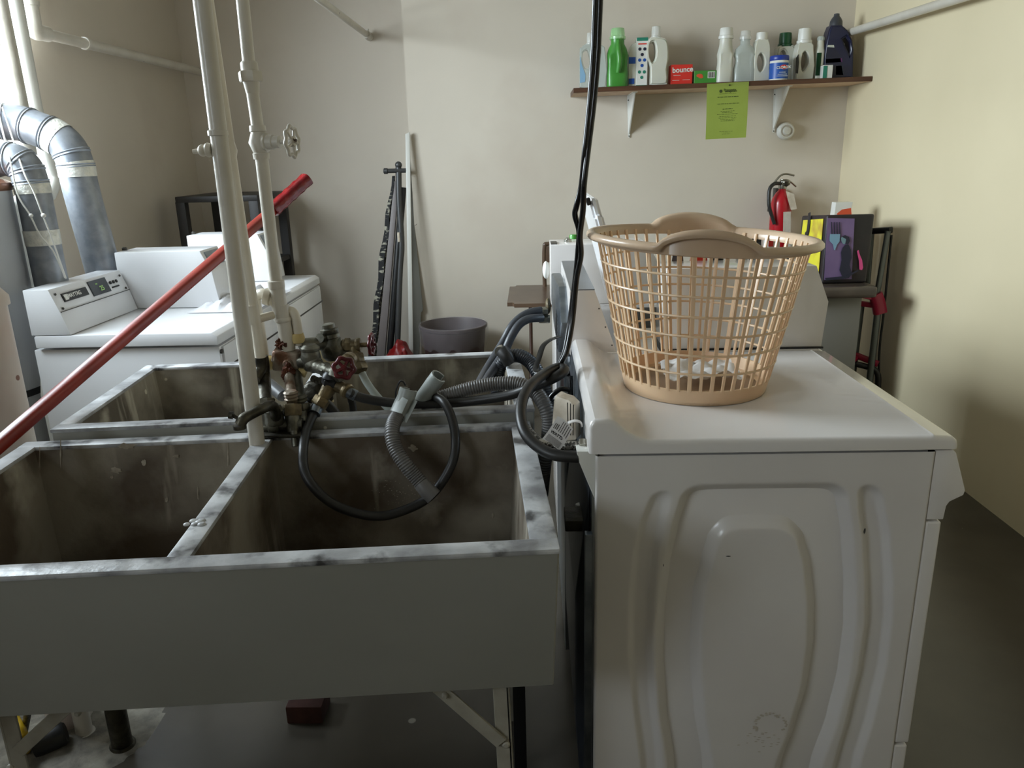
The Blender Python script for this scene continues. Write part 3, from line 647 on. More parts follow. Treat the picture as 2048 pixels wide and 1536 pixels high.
# ================================================================== LEFT MACHINE ROW
def left_machine(y0, label, coin_only=False, disp=True):
    yw = .66; r = thing('clothes_dryer', label, 'dryer', (-1.38, y0 + .33, 0))
    Xb, Xf = -1.72, -1.075
    b = B(); box(b, (Xb - .005, y0 + .012, .02), (Xf - .003, y0 + yw, .888), .004); obj('cabinet', b, 'enamel', r)
    b = B(); prism(b, [(Xb + .012, y0 + .0, .897), (Xb + .012, y0, .935), (Xb + .017, y0, .94), (Xf - .02, y0, .94), (Xf, y0, .926), (Xf, y0, .897)], (0, yw + .003, 0), .003, 2); obj('top_panel', b, 'enamel', r)
    b = B(); box(b, (Xf - .0035, y0 + .03, .52), (Xf + .006, y0 + yw - .02, .885), .003); obj('door_panel', b, 'enamel', r)
    b = B(); box(b, (Xf - .0035, y0 + .03, .12), (Xf + .006, y0 + yw - .02, .50), .003); obj('lower_panel', b, 'enamel', r)
    b = B(); cyl(b, (Xf - .002, y0 + .02, .87), (Xf + .004, y0 + .02, .87), .008); obj('screw', b, 'screw', r)
    # console
    pr = [(-1.715, .942), (-1.715, 1.098), (-1.628, 1.098), (-1.60, 1.02), (-1.578, .942)]
    yc = y0 + .0
    b = B(); prism(b, [(x, yc + .0, z) for x, z in pr], (0, .47, 0), .002); con = obj('control_console', b, 'enamel', r)
    sl = frame((-1.612, yc + .235, 1.058), (0, 1, 0), (-.029, 0, .08))
    nrm = Vector((sl[0][2], sl[1][2], sl[2][2]))
    def pl(name, u0, v0, u1, v1, m, th=.002, par=con, lift=.002):
        b = B(); t = bmesh.new(); box(t, (u0, v0, lift - .004), (u1, v1, lift + th), 0); add(b, t, sl); return obj(name, b, m, par)
    pl('seam', -.232, -.041, .232, -.0385, 'screw', .0005)
    if disp:
        nb = pl('name_badge', -.185, -.012, -.035, .018, 'black', .001)
        b = B(); t = bmesh.new(); box(t, (-.180, -.007, .002), (-.160, .013, .0045)); add(b, t, sl); obj('emblem', b, 'white_pl', nb)
        b = text('MAYTAG', .020, sl @ Matrix.Translation((-.118, .004, .0040)), .0005, .0004); obj('badge_lettering', b, 'white_pl', nb, 0)
        dd = pl('display', -.010, -.024, .108, .032, 'lcd', .001)
        b = text('25', .026, sl @ Matrix.Translation((.058, -.004, .0037)), .0004, .0003); add(b, text('MIN', .007, sl @ Matrix.Translation((.035, .016, .0037)), .0004)); obj('digits', b, 'led', dd, 0)
        for k in range(3):
            b = B(); t = bmesh.new(); lathe(t, [(.0065, 0), (.0065, .003), (.004, .004)], (.128 + k * .022, .006, .001)); add(b, t, sl); obj('button', b, 'black', con)
        pl('small_label', .128, -.016, .176, -.010, 'black', .0006)
        for (u, v) in ((-.215, .022), (-.215, -.030), (.212, .022), (.212, -.030)):
            b = B(); t = bmesh.new(); lathe(t, [(.005, 0), (.004, .003)], (u, v, .001), seg=10); add(b, t, sl); obj('screw', b, 'screw', con)
    # coin box
    b = B(); prism(b, [(x, y0 + .475, z) for x, z in [(-1.64, .942), (-1.64, 1.165), (-1.30, 1.165), (-1.262, 1.08), (-1.245, .942)]], (0, .18, 0), .003, 2); cbx = obj('coin_box', b, 'enamel', r)
    b = B(); lathe(b, [(.010, 0), (.010, .008), (.006, .012)], (-1.64, y0 + .56, 1.165)); obj('lock', b, 'screw', cbx)
    b = B(); box(b, (Xf - .001, y0 + .01, .805), (Xf + .0075, y0 + yw, .812)); obj('seam', b, 'screw', r)
    b = B(); prism(b, [(-1.297, y0 + .5, 1.155), (-1.297, y0 + .63, 1.155), (-1.272, y0 + .63, 1.10), (-1.272, y0 + .5, 1.10)], (.006, 0, .003), .001); obj('coin_slot', b, 'galv', cbx)
    return r
left_machine(2.535, 'white coin dryer with a lit display, nearest machine of the left row')
left_machine(3.20, 'white coin dryer in the left corner, half hidden behind the near coin box', disp=False)
b = B(); prism(b, [(-1.745, 2.56, .06), (-1.745, 2.56, .72), (-1.73, 2.56, .80), (-1.73, 2.56, .06)], (0, .6, 0), .004)
tag(obj('side_cover', b, 'white_pl'), 'rounded white cover behind the nearest left dryer, beside the water heater', 'cover')
# plastic bag on the left dryer top
b = B(); t = bmesh.new(); bmesh.ops.create_grid(t, x_segments=30, y_segments=20, size=.5)
for v in t.verts:
    n_ = noise.fractal(Vector((v.co.x * 4, v.co.y * 4, 8)), 1, 2, 5); e = max(0, 1 - (2 * abs(v.co.x)) ** 4) * max(0, 1 - (2 * abs(v.co.y)) ** 4)
    v.co = Vector((-1.20 + v.co.x * .26, 3.14 + v.co.y * .50, .9435 + e * (.012 + .05 * abs(n_))))
bmesh.ops.solidify(t, geom=t.faces[:], thickness=.0008); add(b, t)
tag(obj('plastic_bag', b, glassy('thin_white_bag', (232, 232, 236), .75, .25)), 'crumpled thin white plastic bag lying on the left dryer tops', 'plastic bag')
# ================================================================== SHELF AND BOTTLES
SY = 4.66
sl_, sr_ = P(1147, 186, SY), P(1752, 162, SY); sr_.x = XR - .004
sh = thing('wall_shelf', 'long walnut shelf board on two white brackets on the back wall', 'shelf', ((sl_.x + sr_.x) / 2, YB, sl_.z))
tilt = (sr_.z - sl_.z) / (sr_.x - sl_.x)
def sz(x, off=0): return sl_.z + (x - sl_.x) * tilt + off
ST = .026
b = B(); prism(b, [(sl_.x, SY, sz(sl_.x)), (sr_.x, SY, sz(sr_.x)), (sr_.x, SY, sz(sr_.x) + ST), (sl_.x, SY, sz(sl_.x) + ST)], (0, YB - SY - .001, 0), .001, 1)
b.normal_update()
for f in b.faces: f.material_index = 1 if f.calc_center_median().z < sz(f.calc_center_median().x) + .002 and abs(f.normal.z) > .8 else 0
obj('board', b, ['wood', 'wood_under'], sh, 0)
for (xp, yt, yb) in ((1258, 180, 275), (1547, 175, 265)):
    b = B(); q = P(xp, yb, YB - .006); top = sz(q.x)
    prism(b, [(q.x - .016, YB - .004, top), (q.x + .016, YB - .004, top), (q.x + .006, YB - .004, q.z), (q.x - .006, YB - .004, q.z)], (0, -.004, 0), .001)
    prism(b, [(q.x - .004, YB - .008, top), (q.x - .004, YB - .008, q.z + .02), (q.x - .004, SY + .10, top - .012), (q.x - .004, SY + .10, top)], (.008, 0, 0), .001)
    box(b, (q.x - .014, SY + .08, top - .004), (q.x + .014, YB - .004, top)); br = obj('bracket', b, 'white_pl', sh, 0)
    b = B()
    for (dx, dz) in ((-.009, -.03), (.011, -.03), (0, q.z - top + .008)): lathe(b, [(.004, 0), (.003, .003)], (q.x + dx, YB - .008, top + dz), (0, -1, 0), 8)
    obj('screw', b, 'black', br)
def shelf_y(yy): return yy
def bottle(px_, pw, ptop, label, body, cap, capw, capn, Y=4.80, flat=.62, neck=.5, shoulder=.72, kind='bottle', cat='bottle', ribs=True, handle=None, base=None, group=None, face=0, waist=.0):
    """upright bottle: centre px, width in px, top pixel, cap width in px, cap height fraction"""
    c = P(px_, 160, Y); c.z = sz(c.x) + ST if base is None else base
    s = (P(px_ + 50, 160, Y) - P(px_ - 50, 160, Y)).length / 100
    H = P(px_, ptop, Y).z - c.z; R = pw * s / 2; rc = capw * s / 2; hc = H * capn; hb_ = H - hc
    t_ = thing(kind, label, cat, tuple(c), group)
    b = B(); t = bmesh.new(); seg = 32; rr = []
    prof = [(.90, 0), (.97, .012), (1, .05), (1, .3), (1 - waist, .45), (1 - waist, .55), (1, shoulder - .06), (.97, shoulder), (.86, shoulder + .08), (rc * neck * 1.9 / R if R else 1, shoulder + .17), (rc * .94 / R, .97), (rc * .94 / R, 1.0)]
    for r_, h in prof:
        fl_ = flat + (1 - flat) * max(0, (h - shoulder) / (1 - shoulder)); row = []
        for k in range(seg):
            a = 2 * PI * k / seg; ex = .62 if h < shoulder else 1
            ca, sa = math.cos(a), math.sin(a); ca = math.copysign(abs(ca) ** ex, ca); sa = math.copysign(abs(sa) ** ex, sa)
            v = Vector((R * r_ * ca, R * r_ * sa * fl_, hb_ * min(h, 1)))
            if ribs and .3 < h < shoulder and abs(ca) < .6: v.y *= .86
            v.rotate(Matrix.Rotation(face, 3, 'Z')); row.append(t.verts.new(v + c))
        rr.append(row)
    for A, C in zip(rr, rr[1:]):
        for k in range(seg): t.faces.new((A[k], A[(k + 1) % seg], C[(k + 1) % seg], C[k]))
    t.faces.new(list(reversed(rr[0]))); t.faces.new(rr[-1]); bmesh.ops.recalc_face_normals(t, faces=t.faces[:]); add(b, t)
    bo = obj('body', b, body, t_, 60)
    if handle:
        # recessed grip: loop standing proud of the flank with a hollow behind it
        hx, hw, z0, z1 = handle
        b = B(); cx = c.x + hx * R; path = [Vector((cx, c.y - R * flat * .92, c.z + hb_ * z0)), Vector((cx - hw * R * .6, c.y - R * flat - .006, c.z + hb_ * (z0 + .1))), Vector((cx - hw * R, c.y - R * flat - .012, c.z + hb_ * (z0 + z1) / 2)), Vector((cx - hw * R * .7, c.y - R * flat * .9 - .008, c.z + hb_ * (z1 - .07))), Vector((cx, c.y - R * flat * .7, c.z + hb_ * z1))]
        tube(b, path, .011, seg=10); obj('handle', b, body, t_, 60)
        b = B(); t = bmesh.new(); ring = []
        for k in range(20):
            a = 2 * PI * k / 20; ring.append(t.verts.new((cx + hw * R * .25 * math.cos(a) - hw * R * .1, c.y - R * flat * 1.0 - .0012, c.z + hb_ * ((z0 + z1) / 2 + (z1 - z0) * .36 * math.sin(a)))))
        t.faces.new(ring); add(b, t); obj('grip_recess', b, 'grime' if handle and False else body, t_, 0)
    b = B(); cc_ = c + Vector((0, 0, hb_))
    lathe(b, [(rc * 1.12, -.004), (rc * 1.14, .010), (rc * 1.02, .014), (rc, hc * .5), (rc * .93, hc - .003), (rc * .86, hc)], cc_, seg=24)
    obj('cap', b, cap, t_, 40)
    return t_, c, R, H, s
def lab(t_, c, R, flat, x0, x1, z0, z1, H, m, name='label', dy=.0015, curve=.2):
    b = B(); t = bmesh.new(); n = 8; v1 = []; v2 = []
    for k in range(n + 1):
        u = x0 + (x1 - x0) * k / n; y = c.y - R * flat * (1 - curve * u ** 4) - dy; v1.append(t.verts.new((c.x + u * R, y, c.z + z0 * H))); v2.append(t.verts.new((c.x + u * R, y, c.z + z1 * H)))
    for k in range(n): t.faces.new((v1[k], v1[k + 1], v2[k + 1], v2[k]))
    bmesh.ops.solidify(t, geom=t.faces[:], thickness=.0006); bmesh.ops.recalc_face_normals(t, faces=t.faces[:]); add(b, t); return obj(name, b, m, t_, 0)
def wtext(s, size, c, m, par, name='lettering', rot=0, bold=.0004):
    b = text(s, size, frame(c, (math.cos(rot), 0, math.sin(rot)), (-math.sin(rot), 0, math.cos(rot))), .0004, bold); return obj(name, b, m, par, 0)
def loop_bottle(label, outer, hole, cap, capm, body, Y=4.77, th=.075, bev=.016, group=None):
    """blow-moulded bottle with a real handle opening: outline and opening traced, given thickness and rounded"""
    xs = [p[0] for p in outer]; cx = (min(xs) + max(xs)) / 2; c = P(cx, 160, Y); zb = sz(c.x) + ST + .0005
    t_ = thing('bottle', label, 'bottle', (c.x, Y + th / 2, zb), group)
    def rnd(pl, n=3):
        pts = [P(x, y, Y) for x, y in pl]; q = smooth_path(pts + [pts[0]], n)[:-1]; return q
    b = B(); t = bmesh.new(); vo = [t.verts.new(p) for p in rnd(outer, 2)]; vh = [t.verts.new(p) for p in rnd(hole)] if hole else []
    eo = [t.edges.new((vo[i], vo[(i + 1) % len(vo)])) for i in range(len(vo))] + [t.edges.new((vh[i], vh[(i + 1) % len(vh)])) for i in range(len(vh))]
    bmesh.ops.triangle_fill(t, edges=eo, use_beauty=True)
    ex = bmesh.ops.extrude_face_region(t, geom=t.faces[:])
    for v in [g for g in ex['geom'] if isinstance(g, bmesh.types.BMVert)]: v.co.y += th
    bmesh.ops.recalc_face_normals(t, faces=t.faces[:])
    bmesh.ops.bevel(t, geom=[e for e in t.edges if e.calc_face_angle(0) > .8 and abs(e.verts[0].co.y - e.verts[1].co.y) < .001], offset=bev * .55, segments=3, affect='EDGES', clamp_overlap=True)
    for v in t.verts: v.co.z = max(v.co.z, zb)
    add(b, t); obj('body', b, body, t_, 50)
    (px_, y0, y1, w) = cap; a = P(px_, y0, Y); d = P(px_, y1, Y); s = (P(px_ + 50, 100, Y) - P(px_ - 50, 100, Y)).length / 100; r = w * s / 2; h = d.z - a.z
    b = B(); lathe(b, [(r * 1.1, -.006), (r * 1.14, 0), (r * 1.14, h * .12), (r, h * .16), (r, h * .6), (r * .93, h * .97), (r * .85, h)], (a.x, Y + th / 2, a.z), seg=26); obj('cap', b, capm, t_, 40)
    return t_, c

t_, c = loop_bottle('translucent empty bottle at the left end of the shelf, behind the cords', [(1160, 174), (1160, 102), (1163, 95), (1172, 88), (1196, 88), (1207, 92), (1211, 104), (1211, 174)], [(1166, 104), (1175, 99), (1180, 118), (1178, 134), (1170, 136), (1165, 120)], (1182, 88, 64, 15), 'clearwhite', 'clear')
b = B(); prism(b, [P(x, y, 4.768) for x, y in ((1160, 166), (1160, 110), (1164, 130), (1171, 150), (1170, 164))], (0, -.001, 0)); obj('label', b, 'lightblue', t_, 0)
bottle(1234, 42, 57, 'green bottle with a clear green cap on the shelf', 'green', 'clearcap', 28, .17, shoulder=.72, waist=.05, flat=.7, handle=None)
t0 = [o for o in bpy.data.objects if o.get('label', '').startswith('green bottle with a clear')][0]
c = P(1234, 160, 4.80); c.z = sz(c.x) + ST
b = B(); tube(b, [c + Vector((0, -.052, .08)), c + Vector((.006, -.064, .14)), c + Vector((0, -.062, .20)), c + Vector((0, -.045, .25))], [.012, .016, .014, .010], seg=12); obj('grip_rib', b, 'green', t0)
def card(px0, px1, pt, pb, label, m, Y=4.80, depth=.06, name='box', cat='box', base=None, lean=0):
    a = P(px0, pb, Y); d = P(px1, pb, Y); z0 = (sz((a.x + d.x) / 2) + ST) if base is None else base; z1 = P((px0 + px1) / 2, pt, Y).z
    t_ = thing(name, label, cat, ((a.x + d.x) / 2, Y, z0)); b = B(); prism(b, [(a.x, Y, z0), (d.x, Y, z0), (d.x + lean, Y, z1), (a.x + lean, Y, z1)], (0, depth, 0), .0015, 1); obj('carton', b, m, t_, 0); return t_, a.x, d.x, z0, z1
# soft pouch
t_ = thing('detergent_pouch', 'white and blue crinkled refill pouch between green bottle and tall carton', 'pouch', tuple(P(1266, 172, 4.82)))
x0, x1 = P(1256, 170, 4.80).x, P(1276, 170, 4.80).x; z0 = sz(x0) + ST; z1 = P(1266, 84, 4.8).z
b = B(); prism(b, [(x0, 4.80, z0), (x1 - .004, 4.80, z0), (x1, 4.80, z0 + .2), (x1, 4.80, z1), (x0 + .02, 4.80, z1 - .01), (x0, 4.80, z0 + .18)], (0, .10, 0), .006, 2); obj('pouch_body', b, 'milky', t_)
b = B(); box(b, (x0 + .002, 4.797, z0 + .13), (x1 - .018, 4.7995, z0 + .165)); box(b, (x0 + .004, 4.797, z0 + .02), (x1 - .022, 4.7995, z0 + .05)); obj('print', b, 'blue', t_, 0)
t_, xa, xb, z0, z1 = card(1272, 1294, 75, 172, 'tall narrow white carton with rows of coloured dots on the shelf', 'white_pl', 4.79, .09)
for za_, zb_ in ((z1 - .018, z1), (z0, z0 + .012)): b = B(); box(b, (xa - .0004, 4.7885, za_), (xb + .0004, 4.7898, zb_)); obj('band', b, 'teal', t_, 0)
xm = (xa + xb) / 2; hh = z1 - z0
for rows, m in (((.77, .66), 'inknavy'), ((.55, .44), 'blue'), ((.31, .20), 'teal')):
    b = B()
    for (dx, zz) in ((-.014, rows[0]), (.014, rows[0]), (0, rows[1])): lathe(b, [(.009, 0), (.009, .0012)], (xm + dx, 4.7895, z0 + zz * hh), (0, -1, 0), 16)
    obj('dot', b, m, t_, 0)
b = B(); box(b, (xm - .024, 4.7885, z0 + .86 * hh), (xm + .024, 4.7898, z0 + .885 * hh)); obj('print_line', b, 'redbox', t_, 0)
loop_bottle('tall white bottle with a large handle and clear cap, right of the tall carton', [(1300, 169), (1334, 168), (1334, 139), (1338, 117), (1337, 91), (1330, 76), (1302, 74), (1296, 84), (1294, 98), (1295, 116), (1301, 134)], [(1299, 88), (1308, 83), (1312, 97), (1311, 115), (1305, 124), (1299, 114)], (1314, 74, 51, 18), 'clearwhite', 'milky')
t_, xa, xb, z0, z1 = card(1341, 1384, 129, 169, 'red dryer sheet box lettered in white on the shelf', 'redbox', 4.79, .08)
wtext('bounce', .040, ((xa + xb) / 2 + .005, 4.7885, z0 + .085), 'white_pl', t_, rot=.05, bold=.0010)
b = B()
for (u0, u1, v) in ((.08, .4, .028), (.55, .9, .030), (.12, .45, .055)): box(b, (xa + (xb - xa) * u0, 4.789, z0 + v), (xa + (xb - xa) * u1, 4.7898, z0 + v + .0022))
obj('print_line', b, 'milky', t_, 0)
t_, xa, xb, z0, z1 = card(1388, 1432, 141, 167, 'small green carton with a barcode beside the red box on the shelf', 'green', 4.79, .08)
b = B(); box(b, (xb - .050, 4.789, z0 + .035), (xb - .008, 4.7898, z0 + .070)); bp_ = obj('barcode_panel', b, 'white_pl', t_, 0)
b = B()
for k in range(8): box(b, (xb - .047 + k * .0048, 4.7882, z0 + .038), (xb - .047 + k * .0048 + (.0026 if k % 3 else .0012), 4.789, z0 + .067))
obj('bar', b, 'black', bp_, 0)
b = B(); ball(b, (xa + .030, 4.789, z0 + .05), .012, (1.5, .05, .8)); ball(b, (xa + .038, 4.789, z0 + .042), .009, (1.5, .05, .8)); obj('fruit_print', b, 'orange', t_, 0)
bottle(1448, 32, 56, 'slim white bottle with white ribbed cap, just right of the green carton', 'milky', 'white_pl', 26, .18, shoulder=.70, waist=.08, flat=.8, handle=None)
bottle(1486, 42, 62, 'milky translucent bottle with curved grip, second white one from the notice', 'clear', 'clearwhite', 20, .15, shoulder=.70, waist=.14)
loop_bottle('white bottle with oval handle hole, left of the blue wipes tub', [(1508, 162), (1509, 109), (1513, 86), (1517, 79), (1537, 79), (1541, 102), (1539, 137), (1538, 161)], [(1518, 110), (1523, 106), (1529, 113), (1531, 126), (1527, 138), (1521, 144), (1516, 136), (1515, 122)], (1527, 80, 63, 23), 'white_pl', 'milky')
loop_bottle('white bottle with a dark green cap behind the blue wipes tub', [(1558, 160), (1555, 104), (1561, 91), (1588, 90), (1593, 112), (1591, 160)], [(1560, 106), (1567, 99), (1573, 106), (1574, 122), (1568, 130), (1560, 124)], (1574, 90, 64, 25), 'dkgreen', 'milky', Y=4.84)
t_, c = loop_bottle('white bottle with tall white cap and handle, right of the green-capped one', [(1591, 159), (1592, 118), (1596, 95), (1600, 85), (1624, 85), (1628, 102), (1626, 158)], [(1606, 106), (1612, 102), (1618, 112), (1618, 127), (1611, 139), (1605, 143), (1602, 126)], (1613, 83, 55, 26), 'white_pl', 'milky')
b = B(); prism(b, [P(x, y, 4.768) for x, y in ((1591, 146), (1592, 116), (1597, 108), (1598, 125), (1596, 147))], (0, -.001, 0)); obj('label', b, 'black', t_, 0)
t_, c, R, H, s = bottle(1635, 17, 73, 'narrow white bottle with grey cap, left of the navy jug', 'milky', 'clear', 13, .08, shoulder=.78, flat=1.0, ribs=False); lab(t_, c, R, 1, -.95, .1, .1, .62, H, 'dkgreen')
# wipes tub
c = P(1556, 160, 4.72); c.z = sz(c.x) + ST; t_ = thing('wipes_tub', 'blue and white disinfecting wipes canister at the front of the shelf', 'canister', tuple(c))
s = (P(1600, 160, 4.72) - P(1500, 160, 4.72)).length / 100; R = 18 * s; H = P(1556, 112, 4.72).z - c.z
b = B(); lathe(b, [(R * .96, 0), (R, .004), (R, H * .78), (R * .97, H * .80)], c, seg=36); obj('canister', b, 'white_pl', t_)
b = B(); lathe(b, [(R * 1.012, H * .06), (R * 1.012, H * .70)], c, seg=36, cap=False); obj('label', b, 'blue', t_)
b = B(); lathe(b, [(R * 1.0, H * .80), (R * 1.03, H * .82), (R * 1.03, H * .96), (R * .98, H)], c, seg=36); obj('lid', b, 'bluecap', t_)
b = B(); ball(b, (c.x + .012, c.y - R * .99, c.z + H * .52), .022, (1, .12, .55)); obj('label_badge', b, 'redbox', t_)
b = text('CLOROX', .019, frame((c.x + .010, c.y - R - .0045, c.z + H * .50), (1, 0, .04), (0, 0, 1)), .0004, .0006); obj('lettering', b, 'white_pl', t_, 0)
b = B()
for k, (u, v) in enumerate(((.018, .30), (.026, .22), (.03, .15))): box(b, (c.x - u + .005, c.y - R - .0035, c.z + H * v), (c.x + u + .005, c.y - R - .0028, c.z + H * v + .0025))
obj('print_line', b, 'white_pl', t_, 0)
t_, xa, xb, z0, z1 = card(1645, 1664, 130, 158, 'small white and teal carton in front of the navy jug', 'white_pl', 4.72, .05)
b = B(); box(b, (xa - .0004, 4.7185, z0 + .004), (xa + (xb - xa) * .42, 4.7198, z1 - .004)); obj('print', b, 'teal', t_, 0)
# navy jug
c = P(1679, 156, 4.80); c.z = sz(c.x) + ST; t_ = thing('cleaner_jug', 'large navy carpet-cleaner jug with a looped handle at the right end of the shelf', 'jug', tuple(c))
s = (P(1700, 100, 4.8) - P(1600, 100, 4.8)).length / 100
def jp(x, y): q = P(x, y, 4.77); return (q.x, 4.77, q.z)
hole = [(1686, 78), (1692, 74), (1700, 84), (1701, 100), (1699, 107), (1694, 96)]
outer = [(1648, 157), (1649, 120), (1652, 90), (1658, 62), (1663, 50), (1685, 50), (1696, 60), (1705, 78), (1708, 100), (1707, 157)]
b = B(); t = bmesh.new()
vo = [t.verts.new(jp(*p)) for p in outer]; vh = [t.verts.new(jp(*p)) for p in hole]
eo = [t.edges.new((vo[i], vo[(i + 1) % len(vo)])) for i in range(len(vo))] + [t.edges.new((vh[i], vh[(i + 1) % len(vh)])) for i in range(len(vh))]
r_ = bmesh.ops.triangle_fill(t, edges=eo, use_beauty=True)
ex = bmesh.ops.extrude_face_region(t, geom=t.faces[:]); 
for v in [g for g in ex['geom'] if isinstance(g, bmesh.types.BMVert)]: v.co.y += .085
bmesh.ops.recalc_face_normals(t, faces=t.faces[:])
bmesh.ops.bevel(t, geom=[e for e in t.edges if e.calc_face_angle(0) > .8 and abs(e.verts[0].co.y - e.verts[1].co.y) < .001], offset=.010, segments=3, affect='EDGES', clamp_overlap=True)
zb_ = sz(c.x) + ST + .0005
for v in t.verts: v.co.z = max(v.co.z, zb_)
add(b, t); obj('jug_body', b, 'navy', t_, 40)
q = P(1672, 50, 4.81); b = B(); lathe(b, [(.036, -.006), (.034, .018), (.026, .034), (.016, .046), (.015, .058), (.008, .06)], (q.x, 4.812, q.z)); obj('cap', b, 'rubberg', t_)
def jl(name, pts, m): 
    b = B(); prism(b, [(P(x, y, 4.767).x, 4.7695, P(x, y, 4.767).z) for x, y in pts], (0, -.0012, 0)); obj(name, b, m, t_, 0)
jl('label', [(1650, 156), (1651, 118), (1654, 96), (1667, 95), (1680, 110), (1688, 156)], 'inknavy')
jl('label_stripe', [(1651.5, 126), (1652, 118), (1684, 116), (1685, 124)], 'plum'); jl('label_bar', [(1655, 94), (1656, 90), (1668, 90), (1669, 95)], 'milky'); jl('label_photo', [(1672, 150), (1672, 132), (1684, 131), (1687, 150)], 'bluegrey')
# notice
pa = thing('paper_notice', 'lime green printed notice pinned to the front edge of the shelf', 'notice', tuple(P(1455, 175, SY - .01)))
NY = SY - .004
c00, c10, c11, c01 = P(1411, 279, NY), P(1491, 275, NY), P(1498, 163, NY), P(1414, 168, NY)
b = B(); t = bmesh.new(); G = []
for j in range(9):
    v = j / 8; G.append([t.verts.new(c00.lerp(c10, i / 8).lerp(c01.lerp(c11, i / 8), v) + Vector((0, -.010 * math.sin(PI * (1 - v)) * (1 - v) - .008 * (i / 8) * (1 - v), 0))) for i in range(9)])
for j in range(8):
    for i in range(8): t.faces.new((G[j][i], G[j][i + 1], G[j + 1][i + 1], G[j + 1][i]))
bmesh.ops.solidify(t, geom=t.faces[:], thickness=.0006); add(b, t); sheet = obj('sheet', b, 'green_paper', pa)
nx_ = (c11 - c01).normalized(); nup = (c01 - c00).normalized()
def npos(u, v): q = c00.lerp(c10, u).lerp(c01.lerp(c11, u), v); return q + Vector((0, -.010 * math.sin(PI * (1 - v)) * (1 - v) - .008 * u * (1 - v) - .0016, 0))
for s_, sz_, u, v in (('Property', .019, .55, .872), ('Management', .013, .58, .848)):
    obj('heading', text(s_, sz_, frame(npos(u, v), nx_, nup), .0002, .0003), 'ink', pa, 0)
b = B(); lathe(b, [(.0085, 0), (.0085, .0006)], npos(.335, .857), (0, -1, 0), 16); obj('emblem', b, 'ink', pa, 0)
b = B(); lathe(b, [(.004, 0), (.004, .004)], npos(.54, .955), (0, -1, 0), 10); obj('pin', b, 'black', pa)
rows = [(.805, .30, .72, .0012), (.745, .26, .76, .0032), (.625, .26, .78, .0022), (.530, .39, .63, .0026), (.490, .34, .68, .0016), (.465, .38, .64, .0016), (.438, .26, .76, .0016), (.40, .32, .72, .0016), (.372, .30, .73, .0016), (.345, .34, .70, .0016), (.318, .35, .69, .0016), (.125, .33, .66, .0012), (.10, .42, .58, .0012), (.08, .40, .60, .0012)]
b = B()
for v, u0, u1, h in rows:
    u = u0; 
    while u < u1:
        w_ = random.uniform(.03, .085); e_ = min(u + w_, u1); q0, q1 = npos(u, v), npos(e_, v); prism(b, [q0, q1, q1 + nup * h, q0 + nup * h], (0, -.0002, 0)); u = e_ + .014
obj('print_line', b, 'ink', pa, 0)
# round alarm on the wall
q = P(1570, 262, YB); b = B(); lathe(b, [(.052, .001), (.052, .02), (.047, .034), (.040, .040), (.034, .040), (.032, .036), (.026, .037), (.020, .046), (.0, .049)], q, (0, -1, 0), 40, cap=False)
t_ = thing('wall_alarm', 'round white plastic alarm on the back wall below the shelf', 'alarm', tuple(q)); obj('housing', b, 'white_pl', t_); b = B(); wheel(b, (q.x, q.y - .036, q.z), (0, -1, 0), .029, .003, 0); obj('ring', b, 'grime', t_)
# ================================================================== EXTINGUISHER
q = P(1563, 400, 4.88); zt = P(1560, 388, 4.88).z; t_ = thing('fire_extinguisher', 'red fire extinguisher hanging on the back wall near the corner', 'fire extinguisher', (q.x, 4.88, .86))
x = q.x; b = B(); lathe(b, [(.03, .84), (.055, .845), (.062, .86), (.062, 1.17), (.056, 1.20), (.036, 1.235), (.022, 1.25), (.020, 1.262)], (x, 4.88, 0), seg=36); obj('cylinder', b, 'extred', t_)
b = B(); lathe(b, [(.024, 1.26), (.026, 1.27), (.026, 1.285), (.018, 1.29), (.016, 1.315)], (x, 4.88, 0)); cyl(b, (x, 4.88, 1.30), (x + .03, 4.85, 1.292), .014); obj('valve_head', b, 'chrome', t_)
b = B(); tube(b, [P(1548, 366, 4.87), P(1560, 352, 4.87), P(1572, 348, 4.87), P(1588, 351, 4.87)], None, flat=(.010, .006), rfun=lambda f, i: 1); tube(b, [P(1560, 362, 4.87), P(1575, 360, 4.87), P(1592, 373, 4.87)], None, flat=(.009, .005), rfun=lambda f, i: 1); obj('lever', b, 'chrome', t_)
b = B(); lathe(b, [(.015, 0), (.015, .01), (.012, .012)], P(1572, 368, 4.84), (0, -1, 0)); obj('gauge', b, 'valved', t_)
b = B(); tube(b, [P(1560, 367, 4.86), P(1548, 368, 4.84), P(1539, 380, 4.83), P(1538, 410, 4.82), P(1545, 436, 4.82), P(1549, 448, 4.82)], .011, seg=12); obj('hose', b, 'rubber', t_)
b = B(); t = [(P(x_, y_, 4.81).x, 4.812, P(x_, y_, 4.81).z) for x_, y_ in ((1572, 382), (1588, 388), (1594, 418), (1582, 420), (1576, 400))]; prism(b, t, (0, -.001, 0)); obj('inspection_tag', b, 'kraft', t_, 0)
b = B(); box(b, (x - .02, 4.943, 1.1), (x + .02, YB, 1.26), .003); box(b, (x - .064, 4.88, 1.12), (x + .064, 4.945, 1.14), .003); obj('wall_bracket', b, 'screw', t_)
b = B(); prism(b, [(P(x_, y_, 4.815).x, 4.817, P(x_, y_, 4.815).z) for x_, y_ in ((1567, 424), (1582, 423), (1581, 470), (1566, 470))], (0, -.001, 0)); obj('instruction_label', b, 'grime', t_, 0)
